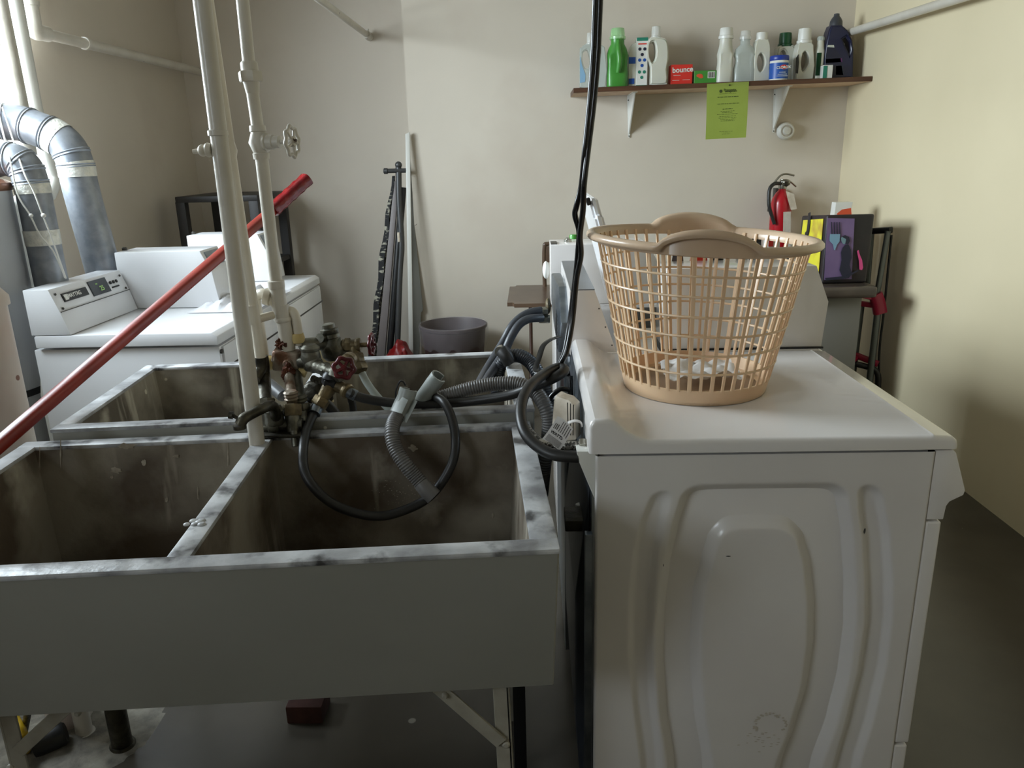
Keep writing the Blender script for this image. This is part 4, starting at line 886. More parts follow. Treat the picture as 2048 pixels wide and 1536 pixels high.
# ================================================================== CORNER: cabinet, bag, box, cart
cab = thing('storage_cabinet', 'grey cabinet with a brown plastic-wrapped top in the far right corner', 'cabinet', (1.47, 4.1, 0))
b = B(); box(b, (1.30, 3.88, 0), (1.66, 4.30, .775), .004); obj('body', b, 'cabinet', cab)
b = B(); box(b, (1.22, 3.80, .776), (1.70, 4.32, .834), .018, 3); obj('wrapped_top', b, 'wrap', cab)
bg = thing('shopping_bag', 'black shopping bag with purple and yellow printed panels on the corner cabinet', 'bag', (1.57, 4.05, .834))
zt, zb = 1.176, .836
b = B(); t = bmesh.new(); box(t, (1.455, 3.90, zb), (1.685, 4.26, zt), .012, 3)
for v in t.verts:
    k = noise.noise(v.co * 7) * .006; v.co += Vector((k, -k, 0))
    if v.co.z > 1.1: v.co.z -= (v.co.y - 3.90) * .085
add(b, t); bb_ = obj('bag_body', b, 'bagblack', bg)
def bp(name, pts, m, Y=3.897, th=-.0015, par=bb_):
    b = B(); prism(b, [(P(x, y, Y).x, Y, P(x, y, Y).z) for x, y in pts], (0, th, 0)); return obj(name, b, m, par, 0)
bp('print_panel', [(1655, 436), (1709, 437), (1703, 558), (1648, 560)], 'purple')
for k in range(4):
    x_ = 1662.5 + k * 5.4; bp('fork_print', [(x_, 444), (x_ + 1.2, 444), (x_ + 3.2, 480), (x_ + .4, 480)], 'inknavy', 3.893, -.001)
bp('fork_print', [(1660, 468), (1680, 468), (1679, 483), (1674, 489), (1670, 500), (1668, 500), (1666, 489), (1659, 482)], 'bluegrey', 3.8925, -.001)
bp('figure_print', [(1690, 490), (1697, 489), (1702, 500), (1703, 515), (1699, 530), (1704, 548), (1697, 556), (1685, 555), (1679, 540), (1683, 520), (1682, 505), (1685, 496)], 'inknavy', 3.892, -.001)
bp('figure_print', [(1682, 476), (1686, 472), (1691, 473), (1692, 480), (1690, 488), (1686, 488), (1683, 483)], 'skin', 3.8915, -.001)
bp('figure_print', [(1684, 473), (1690, 470), (1698, 474), (1700, 482), (1696, 489), (1692, 488), (1692, 478), (1686, 475)], 'inknavy', 3.891, -.001)
bp('glove_print', [(1714, 502), (1717, 500), (1719, 508), (1724, 520), (1726, 535), (1724, 540), (1719, 539), (1718, 522)], 'pink', 3.8905, -.0015)
bp('bottom_crease', [(1650, 556), (1690, 552), (1716, 540), (1716, 542), (1692, 557), (1652, 561)], 'inknavy', 3.890, -.001)
b = B(); prism(b, [(1.4525, 3.935, .85), (1.4525, 4.25, .85), (1.4525, 4.22, 1.125), (1.4525, 3.935, 1.155)], (-.002, 0, 0), 0); obj('side_print', b, 'yellow', bb_, 0)
b = B(); tube(b, [(1.449, 4.13, 1.17), (1.446, 4.12, 1.12), (1.447, 4.13, 1.07), (1.449, 4.16, 1.05)], None, flat=(.018, .003), rfun=lambda f, i: 1, up=(1, 0, 0)); obj('strap', b, 'bagblack', bg)
# small leaflet box behind the bag
t_ = thing('snack_box', 'small white and orange carton standing behind the shopping bag', 'box', (1.62, 4.5, 1.1))
a = P(1672, 405, 4.33); d = P(1706, 404, 4.33); l_ = P(1668, 432, 4.33); m__ = P(1700, 431, 4.33)
b = B(); prism(b, [l_ + Vector((0, 0, -.06)), m__ + Vector((0, 0, -.06)), m__, d, a, l_], (0, .06, 0), .002); obj('carton', b, 'white_pl', t_, 0)
b = B(); prism(b, [P(x_, y_, 4.327) for x_, y_ in ((1674, 427), (1684, 419), (1702, 416), (1703, 430), (1675, 432))], (0, -.0015, 0)); obj('print', b, 'orange', t_, 0)
b = B(); box(b, (1.56, 4.32, .0), (1.74, 4.46, 1.08), .004); tag(obj('carton_stack', b, 'cabinet'), 'grey box standing behind the corner cabinet, carrying the small carton', 'box')
# folding luggage cart
ct = thing('luggage_cart', 'folded black luggage cart with crimson clamps against the right wall', 'hand cart', (1.83, 4.0, 0))
YC = 4.02
def cp(x, y, Y=YC): return P(x, y, Y)
b = B(); tube(b, [cp(1744, 462, 4.10), cp(1782, 460, YC)], None, flat=(.018, .016, .5), rfun=lambda f, i: 1); obj('grip', b, 'black', ct)
for (a_, d_, Ya) in (((1776, 462), (1752, 600), YC), ((1743, 465), (1733, 590), 4.10)):
    b = B(); tube(b, [cp(*a_, Ya), cp(*d_, Ya)], None, flat=(.014, .010, .6), rfun=lambda f, i: 1); obj('upper_rail', b, 'polegrey', ct)
b = B(); tube(b, [cp(1783, 470, YC + .03), cp(1768, 620, YC + .03), cp(1759, 700, YC + .03), cp(1758, 775, YC + .03)], .006); obj('wire_stay', b, 'black', ct)
for (a_, d_, Ya) in (((1758, 600), (1738, 770), YC), ((1723, 605), (1707, 735), 4.10)):
    b = B(); q0, q1 = cp(*a_, Ya), cp(*d_, Ya); q2 = q0 + (q1 - q0) * ((q0.z - .03) / (q0.z - q1.z)); tube(b, [q0, q2], None, flat=(.017, .012, .6), rfun=lambda f, i: 1); obj('lower_rail', b, 'polegrey', ct)
b = B(); tube(b, [cp(1750, 588), cp(1756, 605), cp(1760, 626)], None, flat=(.034, .026, .6), rfun=lambda f, i: 1); tube(b, [cp(1715, 606, 4.08), cp(1757, 612)], None, flat=(.016, .014, .6), rfun=lambda f, i: 1); obj('clamp', b, 'cart_red', ct)
b = B(); tube(b, [cp(1722, 590, 4.0), cp(1748, 596)], None, flat=(.012, .014, .6), rfun=lambda f, i: 1); obj('clamp_arm', b, 'cart_red', ct)
b = B(); tube(b, [cp(1706, 708, 4.10), cp(1756, 728)], None, flat=(.018, .016, .6), rfun=lambda f, i: 1); tube(b, [cp(1702, 722, 4.05), cp(1712, 716, 4.08)], .016); obj('crossbar', b, 'cart_red', ct)
b = B(); tube(b, [cp(1712, 728, 4.06), cp(1752, 742), cp(1756, 775)], .016); obj('wheel_guard', b, 'black', ct)
for yy in (3.97, 4.13):
    b = B(); lathe(b, [(.03, 0), (.045, .003), (.045, .02), (.03, .023)], (1.79, yy, .046), (1, 0, 0)); obj('wheel', b, 'rubber', ct)
b = B(); cyl(b, (1.80, 3.96, .046), (1.80, 4.15, .046), .008); q = cp(1738, 770); obj('axle', b, 'valved', ct)
# ================================================================== BACK LEFT: stool, bin, ironing board, poles, chair
st = thing('shelf_unit', 'black plastic shelf unit in the far left corner behind the dryers', 'shelf unit', (-1.83, 4.88, 0))
zt = 1.308; b = B(); box(b, (-2.09, 4.60, zt - .035), (-1.60, 5.18, zt), .006); obj('top', b, 'shelfblack', st)
for (x_, y_) in ((-2.065, 4.63), (-1.63, 4.63), (-2.065, 5.15), (-1.63, 5.15)):
    b = B(); box(b, (x_ - .028, y_ - .028, 0), (x_ + .028, y_ + .028, zt - .03), .004); obj('leg', b, 'shelfblack', st)
for zz in (.45, .9): b = B(); box(b, (-2.08, 4.61, zz - .03), (-1.61, 5.17, zz), .004); obj('shelf', b, 'shelfblack', st)
q = Vector((-.49, 4.65, 0)); bn = thing('waste_bin', 'brown round waste bin lined with a clear plastic bag by the back wall', 'waste bin', tuple(q))
b = B(); lathe(b, [(.0, .0), (.15, 0), (.155, .01), (.198, .485), (.208, .490), (.209, .505), (.203, .508), (.196, .495), (.150, .02), (.0, .02)], q, seg=48, cap=False); obj('bucket', b, 'bin', bn)
b = B(); t = bmesh.new(); rr = []
for j, (r_, h) in enumerate([(.150, .10), (.190, .48), (.200, .512), (.212, .512), (.216, .49), (.212, .45), (.205, .40), (.199, .375)]):
    row = []
    for k in range(72):
        a = 2 * PI * k / 72; n_ = noise.noise(Vector((math.cos(a) * 5, math.sin(a) * 5, j * .9))); w_ = .012 if j > 4 else .003
        row.append(t.verts.new((q.x + (r_ + max(n_, -.1) * w_) * math.cos(a), q.y + (r_ + max(n_, -.1) * w_) * math.sin(a), h + (.035 * n_ if j > 5 else 0))))
    rr.append(row)
for A, C in zip(rr, rr[1:]):
    for k in range(72): t.faces.new((A[k], A[(k + 1) % 72], C[(k + 1) % 72], C[k]))
add(b, t); obj('liner', b, 'liner', bn)
# chair
cz = .70; a0, a1, a2, a3 = Zp(1014, 608, cz), Zp(1018, 571, cz), Zp(1105, 566, cz), Zp(1105, 606, cz)
chr_ = thing('high_chair', 'brown high folding chair by the back wall, behind the far washer', 'chair', ((a0.x + a2.x) / 2, (a0.y + a2.y) / 2, 0))
b = B(); t = bmesh.new(); box(t, (a0.x, a0.y, cz - .022), (a0.x + .36, a1.y, cz), 0)
bmesh.ops.bevel(t, geom=[e for e in t.edges if abs(e.verts[0].co.z - e.verts[1].co.z) > .01], offset=.04, segments=5, affect='EDGES'); add(b, t); obj('seat', b, 'seatwood', chr_)
xl, xr_, yf, yb_ = a0.x + .12, a0.x + .34, a0.y + .05, a1.y - .06
for (xa, ya, xb, yb2) in ((xl, yf, xl + .01, yb_), (xr_, yf, xr_, yb_), (xl, yb_, xl + .01, yf), (xr_, yb_, xr_, yf)):
    b = B(); tube(b, [(xa, ya, 0.0), (xb, (ya + yb2) / 2, cz / 2), (xb, yb2 if ya < yb2 else ya, cz - .02)], .011, n=1); obj('leg', b, 'brownmetal', chr_)
b = B(); q = P(1090, 512, 4.6); tube(b, [(q.x, yb_, cz), (q.x, yb_, .93), (q.x + .03, yb_, .965), (q.x + .20, yb_, .965), (q.x + .23, yb_, .93), (q.x + .23, yb_, cz)], .013); box(b, (q.x, yb_ - .008, .85), (q.x + .23, yb_ + .008, .95), .004); obj('backrest', b, 'seatwood', chr_)
b = B(); box(b, (xl, yf, cz - .05), (xl + .02, yb_, cz - .03)); tube(b, [(xl, yf + .1, .22), (xr_, yf + .1, .22)], .008); obj('rail', b, 'brownmetal', chr_)
# ironing board folded, leaning
ib = thing('ironing_board', 'folded ironing board with a checked cover leaning in the wall recess', 'ironing board', tuple(P(765, 720, 4.9)[:2]) + (0,))
def down(p, q, z=.02): p, q = Vector(p), Vector(q); return p + (q - p) * ((p.z - z) / (p.z - q.z))
def lean(p, q, Y0=4.98, Y1=4.86): a = P(*p, Y0); c = P(*q, Y1); return a, down(a, c)
a, c = lean((788, 352), (748, 700)); b = B(); N_ = 24
t = bmesh.new(); rows = []
for i in range(N_ + 1):
    f = i / N_; w_ = .012 + .020 * min(1, f * 3.0); y_ = .03 + .09 * min(1, f * 2.5); p = a.lerp(c, f) + Vector((.006 * math.sin(f * 30), 0, 0))
    rows.append([t.verts.new(p + Vector(d)) for d in ((-w_, 0, 0), (w_ * .1, 0, 0), (w_ * .1, y_, 0), (-w_, y_, 0))])
for A, C in zip(rows, rows[1:]):
    for k in range(4): t.faces.new((A[k], A[(k + 1) % 4], C[(k + 1) % 4], C[k]))
t.faces.new(rows[0]); t.faces.new(list(reversed(rows[-1]))); bmesh.ops.recalc_face_normals(t, faces=t.faces[:]); add(b, t); obj('cover', b, 'ironcover', ib)
a, c = lean((792, 362), (762, 700)); b = B(); prism(b, [a + Vector((-.012, 0, 0)), a + Vector((.016, 0, 0)), c + Vector((.03, 0, 0)), c + Vector((-.03, 0, 0))], (0, .05, 0), .003); obj('board', b, 'irongrey', ib)
a, c = lean((797, 335), (793, 700), 4.95, 4.83); b = B(); m1 = P(800, 470, 4.92); tube(b, [a, P(798, 400, 4.94), P(803, 490, 4.92), P(799, 560, 4.90), c], .019); ball(b, P(797, 330, 4.95), .022); obj('leg_tube', b, 'tubegrey', ib)
a, c = lean((806, 375), (780, 700), 4.97, 4.85); b = B(); tube(b, [a, c], .022, n=1); obj('leg_tube', b, 'black', ib)
b = B(); cyl(b, P(772, 342, 4.93), P(812, 341, 4.95), .014); lathe(b, [(.018, 0), (.018, .02), (.014, .024)], P(775, 342, 4.93), (-1, 0, 0)); obj('foot_bar', b, 'tubegrey', ib)
b = B(); box(b, P(794, 465, 4.90) , P(800, 484, 4.90) + Vector((0, .012, 0)), .002); obj('sticker', b, 'kraft', ib)
a, c = lean((815, 268), (822, 702), 4.96, 4.82); b = B(); prism(b, [a + Vector((-.014, 0, 0)), a + Vector((.014, 0, .012)), c + Vector((.014, 0, 0)), c + Vector((-.014, 0, 0))], (0, .015, 0), .003); 
tag(obj('white_strip', b, 'whiteboard'), 'long white wooden strip leaning upright beside the ironing board', 'strip')
b = B(); q = [P(822, 300, 4.995), P(846, 622, 4.99), P(832, 622, 4.99)]; c0 = down(q[0], q[1], .02)
prism(b, [P(819, 290, 5.03), P(833, 450, 5.0), P(833, 448, 5.0), P(829, 452, 5.0), P(846, 620, 4.97), P(842, 625, 4.97), P(838, 720, 4.93), P(824, 720, 4.93)], (0, .012, 0)); box(b, (P(824, 720, 4.93).x, 4.93, 0.0), (P(838, 720, 4.93).x, 4.95, .27)); tag(obj('grey_panel', b, 'greyboard'), 'thin dark grey board leaning behind the white strip at the wall corner', 'board')
q = P(800, 700, 4.70); b = B(); t = bmesh.new(); bmesh.ops.create_icosphere(t, subdivisions=4, radius=1)
for v in t.verts:
    n_ = noise.fractal(v.co * 2.2, 1, 2, 4); top = max(0, v.co.z); v.co = Vector((q.x + v.co.x * (.12 - .06 * top) * (1 + .2 * n_), q.y + v.co.y * .10 * (1 + .2 * n_), .20 + v.co.z * .20 * (1 + .12 * n_)))
add(b, t); tag(obj('red_plastic_bag', b, 'redbag'), 'crumpled red plastic bag on the floor in front of the ironing board', 'plastic bag')
# ================================================================== BOTTLES ON THE FAR MACHINE (seen through the basket)
def jar(px_, py_top, w, label, body, cap, caph=.16, Y=2.80, base=.981, capw=.7, group=None):
    c = P(px_, 500, Y); c.z = base; s = (P(px_ + 50, 500, Y) - P(px_ - 50, 500, Y)).length / 100; H = P(px_, py_top, Y).z - base; R = w * s / 2
    t_ = thing('bottle', label, 'bottle', tuple(c)); hc = H * caph
    b = B(); lathe(b, [(R * .94, 0), (R, .005), (R, (H - hc) * .82), (R * .86, (H - hc) * .9), (R * capw, H - hc)], c, seg=28, sy=.7); obj('body', b, body, t_)
    b = B(); lathe(b, [(R * capw * 1.02, 0), (R * capw * 1.02, hc * .9), (R * capw * .92, hc)], c + Vector((0, 0, H - hc)), seg=28, sy=.9); obj('cap', b, cap, t_); return t_, c, R, H
jar(1148, 469, 20, 'green bottle whose cap shows behind the coin box of the furthest right machine', 'green', 'green', .2, 3.0, .98, .9)
t_, c, R, H = jar(1356, 470, 26, 'dark brown bottle with white cap behind the basket, leftmost on the open washer', 'bin', 'white_pl', .15, 2.225)
t_, c, R, H = jar(1398, 452, 38, 'bright red detergent bottle on the open washer, seen through the basket', 'tomato', 'tomato', .2, 2.225, capw=.8)
jar(1436, 458, 24, 'black bottle right of the red one on the open washer', 'black', 'plum', .12, 2.225)
jar(1484, 459, 24, 'white bottle with a light green cap on the open washer', 'white_pl', 'lightgreen', .1, 2.225, capw=.8)
jar(1512, 462, 26, 'grey bottle in the middle of the open washer', 'rubberg', 'black', .1, 2.225)
t_, xa, xb, z0, z1 = card(1534, 1557, 464, 530, 'white carton with a red corner on the open washer', 'white_pl', 2.20, .05, base=.981)
b = B(); box(b, (xa - .0003, 2.198, z1 - .04), (xa + (xb - xa) * .4, 2.1995, z1)); obj('print', b, 'redbox', t_, 0)
jar(1567, 500, 12, 'small green bottle at the right end of the open washer', 'green', 'black', .15, 2.225)
jar(1580, 466, 13, 'slim black bottle with white cap, rightmost on the open washer', 'black', 'white_pl', .2, 2.20)
# ================================================================== OVERHEAD PIPES
def pipe(name, label, pts, r, m='pipe', n=8, cat='pipe', seg=18):
    b = B(); tube(b, pts, r, seg=seg, n=n); return tag(obj(name, b, m), label, cat)
XQ = 1.84
r_ = thing('ceiling_pipe', 'white pipe running along the right wall above the shelf', 'pipe', tuple(P(1702, 64, 4.95)))
q = Xp(1702, 64, XQ); q2 = Xp(1900, 2, XQ); dd = (q2 - q) / (q.y - q2.y)
b = B(); cyl(b, q + dd * -.14, q + dd * 5.5, .021); obj('tube', b, 'pipe', r_); b = B(); lathe(b, [(.04, 0), (.04, .006), (.028, .02)], q + dd * -.14, dd); obj('flange', b, 'pipe', r_)
qa = P(735, 70, YR - .06); 
r_ = thing('ceiling_pipe', 'white pipe coming from the recess wall towards the ceiling, top centre', 'pipe', tuple(qa))
q2 = Xp(642, 1, qa.x); dd = (q2 - qa).normalized(); b = B(); cyl(b, qa, qa + dd * 3.2, .019); obj('tube', b, 'pipe', r_)
b = B(); tube(b, [qa - dd * -.05, qa, qa + Vector((.0, .02, -.004)), qa + Vector((0, .06, -.004))], .025, seg=16); cyl(b, qa + Vector((.004, 0, 0)), qa + Vector((.004, 0, .035)), .008); obj('elbow', b, 'pipe', r_)
XP = -2.12
r_ = thing('wall_pipe', 'white pipe along the left wall with an elbow rising to the ceiling', 'pipe', tuple(Xp(75, 70, XP)))
e0 = Xp(84, 66, XP); e1 = Xp(395, 142, XP); dd = (e1 - e0).normalized(); far = e0 + dd * ((YR - e0.y) / dd.y)
b = B(); cyl(b, e0, far, .024); obj('tube', b, 'pipe', r_)
cnr = e0 - dd * .05; b = B(); tube(b, [cnr + dd * .09, cnr + dd * .05, cnr, cnr + Vector((0, 0, .05)), cnr + Vector((0, 0, .10))], .032, seg=18); lathe(b, [(.037, 0), (.037, .018)], cnr + Vector((0, 0, .10))); obj('elbow', b, 'pipe', r_)
b = B(); cyl(b, cnr + Vector((0, 0, .1)), (cnr.x, cnr.y, ZC), .026); obj('riser', b, 'pipe', r_)
b = B(); lathe(b, [(.029, 0), (.029, .02)], e0 + dd * .33, dd); obj('coupling', b, 'pipe', r_)
b = B(); cyl(b, Xp(50, 62, XP - .02), Xp(82, 74, XP), .006); obj('support_rod', b, 'pipe', r_)
# insulated pipes near the window
def vpipe(name, label, pa_, pb_, Y, r, m, z0=None, z1=ZC):
    a = P(*pa_, Y); c = P(*pb_, Y); x = (a.x + c.x) / 2; b = B(); cyl(b, (x, Y, z0 if z0 is not None else c.z), (x, Y, z1), r, 24); return tag(obj(name, b, m), label, 'pipe'), x
pipe('insulated_pipe', 'beige insulated pipe dropping beside the window, left of the paler one', [P(-14, -90, 3.12), P(0, 0, 3.12), P(26, 130, 3.12), P(42, 210, 3.12), P(60, 310, 3.12)], .026, 'insul', 4)
pipe('insulated_pipe', 'pale insulated pipe beside the window, behind the ducts, ending in a bend', [P(10, -90, 3.42), P(28, 0, 3.42), P(48, 110, 3.42), P(67, 210, 3.42), P(84, 290, 3.42), P(100, 350, 3.42), P(103, 370, 3.40), P(94, 390, 3.36)], .033, 'whiteboard', 5)
pipe('white_conduit', 'white conduit with a bend running down beside the water heater', [P(46, 398, 2.95), P(38, 402, 2.92), P(34, 415, 2.9), P(40, 450, 2.9), P(56, 530, 2.9), P(70, 610, 2.9), Vector((P(70, 610, 2.9).x, 2.9, .5)), Vector((P(70, 610, 2.9).x, 2.9, 0))], .022, 'white_pl')
p = P(6, 750, 1.78); b = B(); cyl(b, (p.x - .022, 1.78, 0), (p.x - .022, 1.78, 1.19), .058, 28); lathe(b, [(.065, 0), (.065, .02), (.05, .04)], (p.x - .022, 1.78, 1.18)); tag(obj('standpipe', b, 'pinkpipe'), 'thick white pipe stained pink at the far left edge beside the tubs', 'pipe')
# ================================================================== WATER HEATER, DUCTS
hx, hy, hr = -1.995, 2.64, .205
wh = thing('water_heater', 'pale grey cylindrical water heater behind the left dryers', 'water heater', (hx, hy, 0))
b = B(); lathe(b, [(hr - .01, 0), (hr, .01), (hr, 1.425), (hr - .01, 1.435)], (hx, hy, 0), seg=48); obj('tank', b, 'heater', wh)
b = B(); lathe(b, [(hr + .002, .71), (hr + .003, .735)], (hx, hy, 0), seg=48, cap=False); obj('seam_band', b, 'black', wh)
b = B(); lathe(b, [(hr + .002, 1.42), (hr + .006, 1.432), (hr + .006, 1.446), (hr - .02, 1.458), (0, 1.462)], (hx, hy, 0), seg=48, cap=False); obj('copper_rim', b, 'copper', wh)
def duct(label, pts, r, joints, tapes, cat='duct'):
    root = thing('exhaust_duct', label, cat, tuple(Vector(pts[-1])))
    path = smooth_path(pts, 6); b = B(); tube(b, pts, r, seg=28, n=6, cap=True); obj('duct_pipe', b, 'duct', root)
    L = len(path)
    for f in joints:
        i = min(int(f * (L - 1)), L - 2); d = (path[i + 1] - path[i]).normalized(); b = B(); lathe(b, [(r, -.008), (r + .004, -.005), (r + .0015, 0), (r + .004, .005), (r, .008)], path[i], d, 28, cap=False); obj('seam', b, 'duct', root)
    for f0, f1 in tapes:
        i0, i1 = int(f0 * (L - 1)), int(f1 * (L - 1)); b = B(); tube(b, path[i0:i1 + 1], r + .002, seg=28, n=1, cap=False); obj('tape', b, 'tape', root)
    return root
YD = 3.06
duct('right galvanised dryer duct, bending over to the window', [P(-60, 235, YD - .05), P(0, 243, YD - .02), P(40, 247, YD), P(75, 258, YD), P(108, 272, YD), P(134, 292, YD), P(150, 325, YD), P(160, 370, YD), P(176, 430, YD), P(193, 490, YD), P(212, 560, YD)], .066, (.12, .25, .38, .55, .62), ((.39, .46), (.60, .67), ))
YD2 = 2.74
duct('left galvanised dryer duct, nearer the water heater', [P(-60, 328, YD2), P(-15, 322, YD2), P(8, 318, YD2), P(35, 322, YD2), P(52, 338, YD2), P(62, 365, YD2), P(70, 400, YD2), P(80, 450, YD2), P(92, 510, YD2), P(104, 570, YD2)], .056, (.28, .38, .48, .56), ((.56, .64), (.80, .86)))
b = B(); tube(b, [P(-5, 215, 2.9), P(5, 260, 2.8), P(20, 320, 2.68), P(36, 390, 2.66), P(60, 430, 2.66), P(80, 470, 2.67), P(105, 500, 2.68), P(122, 535, 2.69), P(130, 556, 2.7)], .0028, seg=8); tube(b, [P(5, 215, 2.9), P(28, 285, 2.75), P(48, 345, 2.66), P(66, 380, 2.66), P(86, 432, 2.66), P(105, 480, 2.67), P(132, 557, 2.69)], .0028, seg=8); ball(b, P(62, 431, 2.655), .007); ball(b, P(87, 431, 2.655), .008)
tag(obj('sensor_wire', b, 'wire'), 'thin white wires hanging down the front of the left duct', 'wire')
# ================================================================== RED POLE
pa_ = P(-40, 922, 1.40); pb_ = P(545, 421, 2.42); pc_ = P(614, 358, 2.52)
rp = thing('red_pole', 'long red pole leaning across the tubs behind the white pipes, dark red gripped end', 'pole', tuple(P(40, 865, 1.55)))
b = B(); pe_ = pa_ + (pa_ - pb_) * ((pa_.z - .012) / (pb_.z - pa_.z)); tube(b, [pe_, pa_, pb_], None, flat=(.016, .0135, .55), rfun=lambda f, i: 1, n=1, seg=16); obj('shaft', b, 'red', rp)
b = B(); dd = (pc_ - pb_); N_ = 12; tube(b, [pb_ + dd * (k / N_) for k in range(N_ + 1)], None, flat=(.023, .020, .7), rfun=lambda f, i: 1 + .06 * math.sin(i * 2.3), n=1, seg=16); obj('grip', b, 'redgrip', rp)
# ================================================================== RISERS AND VALVES
YA, YA2, YBp = 1.575, 1.74, 1.80
ra = thing('water_riser', 'thick white painted vertical pipe dropping into the near tub', 'pipe', tuple(P(512, 885, YA)))
xa = (P(409, 0, YA).x + P(512, 860, YA).x) / 2; xt_, xb_ = P(404, 0, YA), P(511, 860, YA)
b = B(); dd = (xt_ - xb_).normalized(); cyl(b, xb_ + dd * -.27, xb_ + dd * ((ZC - xb_.z) / dd.z), .0168, 24); obj('tube', b, 'pipe', ra)
q = P(436, 268, YA); b = B(); lathe(b, [(.017, -.004), (.0195, -.003), (.0195, .006), (.017, .008)], q, dd, 24); obj('collar', b, 'pipe', ra)
b = B(); tube(b, [P(386, 303, YA), P(402, 302, YA), P(412, 301, YA), P(425, 300, YA)], [.0045, .005, .009, .011], seg=12, n=2); ball(b, P(405, 301, YA), .0115, (.8, 1, 1)); lathe(b, [(.012, 0), (.014, .004), (.012, .012)], P(412, 300, YA), (1, 0, 0)); obj('bleed_valve', b, 'pvc', ra)
rb_ = thing('water_riser', 'thin white pipe running close behind the thick riser', 'pipe', tuple(P(522, 715, YA2)))
pt, pm, pb2 = P(427, 0, YA2), P(458, 300, YA2), P(521, 716, YA2)
b = B(); dd2 = (P(418, 0, YA2) - pb2).normalized(); cyl(b, pb2, pb2 + (P(452, 250, YA2) - pb2) * 1.0, .0125, 20); cyl(b, P(452, 250, YA2), P(452, 250, YA2) + (P(452, 250, YA2) - pb2).normalized() * 1.2, .0125, 20); obj('tube', b, 'pvc', rb_)
b = B(); q = P(455, 302, YA2); lathe(b, [(.013, -.045), (.0155, -.04), (.017, -.015), (.021, .0), (.017, .02), (.013, .035)], q, dd2, 20); obj('coupling', b, 'pvc', rb_)
b = B(); q0, q1 = P(503, 610, YA2), P(509, 645, YA2); cyl(b, q0, q1, .0155, 20); obj('tee', b, 'pvc', rb_)
b = B(); tube(b, [P(521, 714, YA2), P(522, 735, YA2), P(516, 748, YA2 - .01), P(509, 760, YA2 - .03)], .013, seg=16); tube(b, [P(528, 712, YA2 + .02), P(531, 735, YA2 + .02), P(530, 752, YA2 + .02)], .010); obj('elbow', b, 'valved', rb_)
rc_ = thing('water_riser', 'white vertical pipe carrying a union and a handwheel valve', 'pipe', tuple(P(575, 695, YBp)))
A1, A2, A3, A4, A5 = P(484, -10, YBp), P(500, 150, YBp), P(519, 280, YBp), P(553, 570, YBp), P(577, 700, YBp)
b = B(); cyl(b, A2, A2 + (A1 - A2).normalized() * 1.3, .0135, 20); cyl(b, A3, A2, .0135, 20); cyl(b, A4, A3, .0145, 20); cyl(b, P(563, 640, YBp), A4, .018, 20); cyl(b, A5, P(562, 610, YBp), .0172, 20); obj('tube', b, 'pipe', rc_)
d3 = (A1 - A5).normalized()
b = B(); q = P(501, 152, YBp); lathe(b, [(.0145, -.035), (.0165, -.02), (.018, -.012)], q, d3); hexnut(b, q - d3 * .012, q + d3 * .010, .0265); lathe(b, [(.0185, .010), (.0185, .026), (.0155, .030)], q, d3); obj('union', b, 'pipe', rc_)
b = B(); lathe(b, [(.0185, -.006), (.0195, -.002), (.0195, .012), (.0170, .014)], P(553, 572, YBp), d3); lathe(b, [(.018, -.004), (.0195, -.002), (.0195, .005), (.017, .008)], P(566, 640, YBp), d3); obj('coupling', b, 'pipe', rc_)
b = B(); q = P(519, 285, YBp); lathe(b, [(.0175, -.036), (.0185, -.024), (.016, -.022), (.024, 0), (.016, .022), (.0185, .024), (.0175, .036)], q, d3)
w_ = P(584, 283, YBp - .02); ax = (w_ - q).normalized(); lathe(b, [(.018, .01), (.020, .02), (.016, .022), (.016, .036), (.013, .038), (.013, .052), (.005, .054), (.005, .07)], q, ax); obj('valve_body', b, 'pipe', rc_)
b = B(); wheel(b, w_, Vector((.985, -.17, 0)), .031, .0042, 5, 8); obj('handwheel', b, 'pipe', rc_)
# cross connections
pb4 = thing('cross_pipe', 'white elbowed branch joining the white riser pipes above the valves', 'pipe', tuple(P(560, 632, YBp)))
b = B(); tube(b, [P(508, 640, YA2), P(545, 630, YBp - .02)], .010, n=1); tube(b, [P(560, 628, YBp), P(580, 622, YBp + .01), P(590, 632, YBp + .01), P(594, 652, YBp + .01), P(598, 690, YBp + .01)], .012); obj('branch', b, 'pvc', pb4)
b = B(); tube(b, [P(551, 606, YBp), P(530, 588, YBp), P(514, 592, YBp + .01), P(512, 606, YBp + .01), P(517, 640, YBp + .01), P(526, 700, YBp + .01), P(530, 730, YBp + .01)], .0125); lathe(b, [(.014, -.01), (.020, -.008), (.020, .006), (.014, .008)], P(536, 594, YBp), (1, 0, -.3)); obj('elbow', b, 'pvc', pb4)
b = B(); lathe(b, [(.013, -.012), (.0175, -.01), (.019, 0), (.016, .012)], P(594, 676, YBp + .01), (0, 0, 1), 14); obj('tape_wrap', b, 'ptape', pb4)
YV = 1.80
fm = thing('valve_cluster', 'old brass and grey metal valve cluster mounted over the ridge between the tubs', 'faucet valves', tuple(P(580, 850, 1.73)))
def V(x, y, Y=YV): return P(x, y, Y)
b = B(); t = bmesh.new(); box(t, (-.033, -.02, -.026), (.033, .02, .026), .009, 3); add(b, t, Matrix.Translation(V(575, 720)) @ Matrix.Rotation(.1, 4, 'Y')); hexnut(b, V(548, 710), V(562, 714), .022); cyl(b, V(590, 722), V(612, 722), .019)
lathe(b, [(.014, 0), (.010, .006)], V(576, 728, YV - .02), (0, -1, 0)); obj('mixer_tee', b, 'bronze', fm, label='rust-stained bronze tee')
b = B(); t = bmesh.new(); bmesh.ops.create_icosphere(t, subdivisions=4, radius=1)
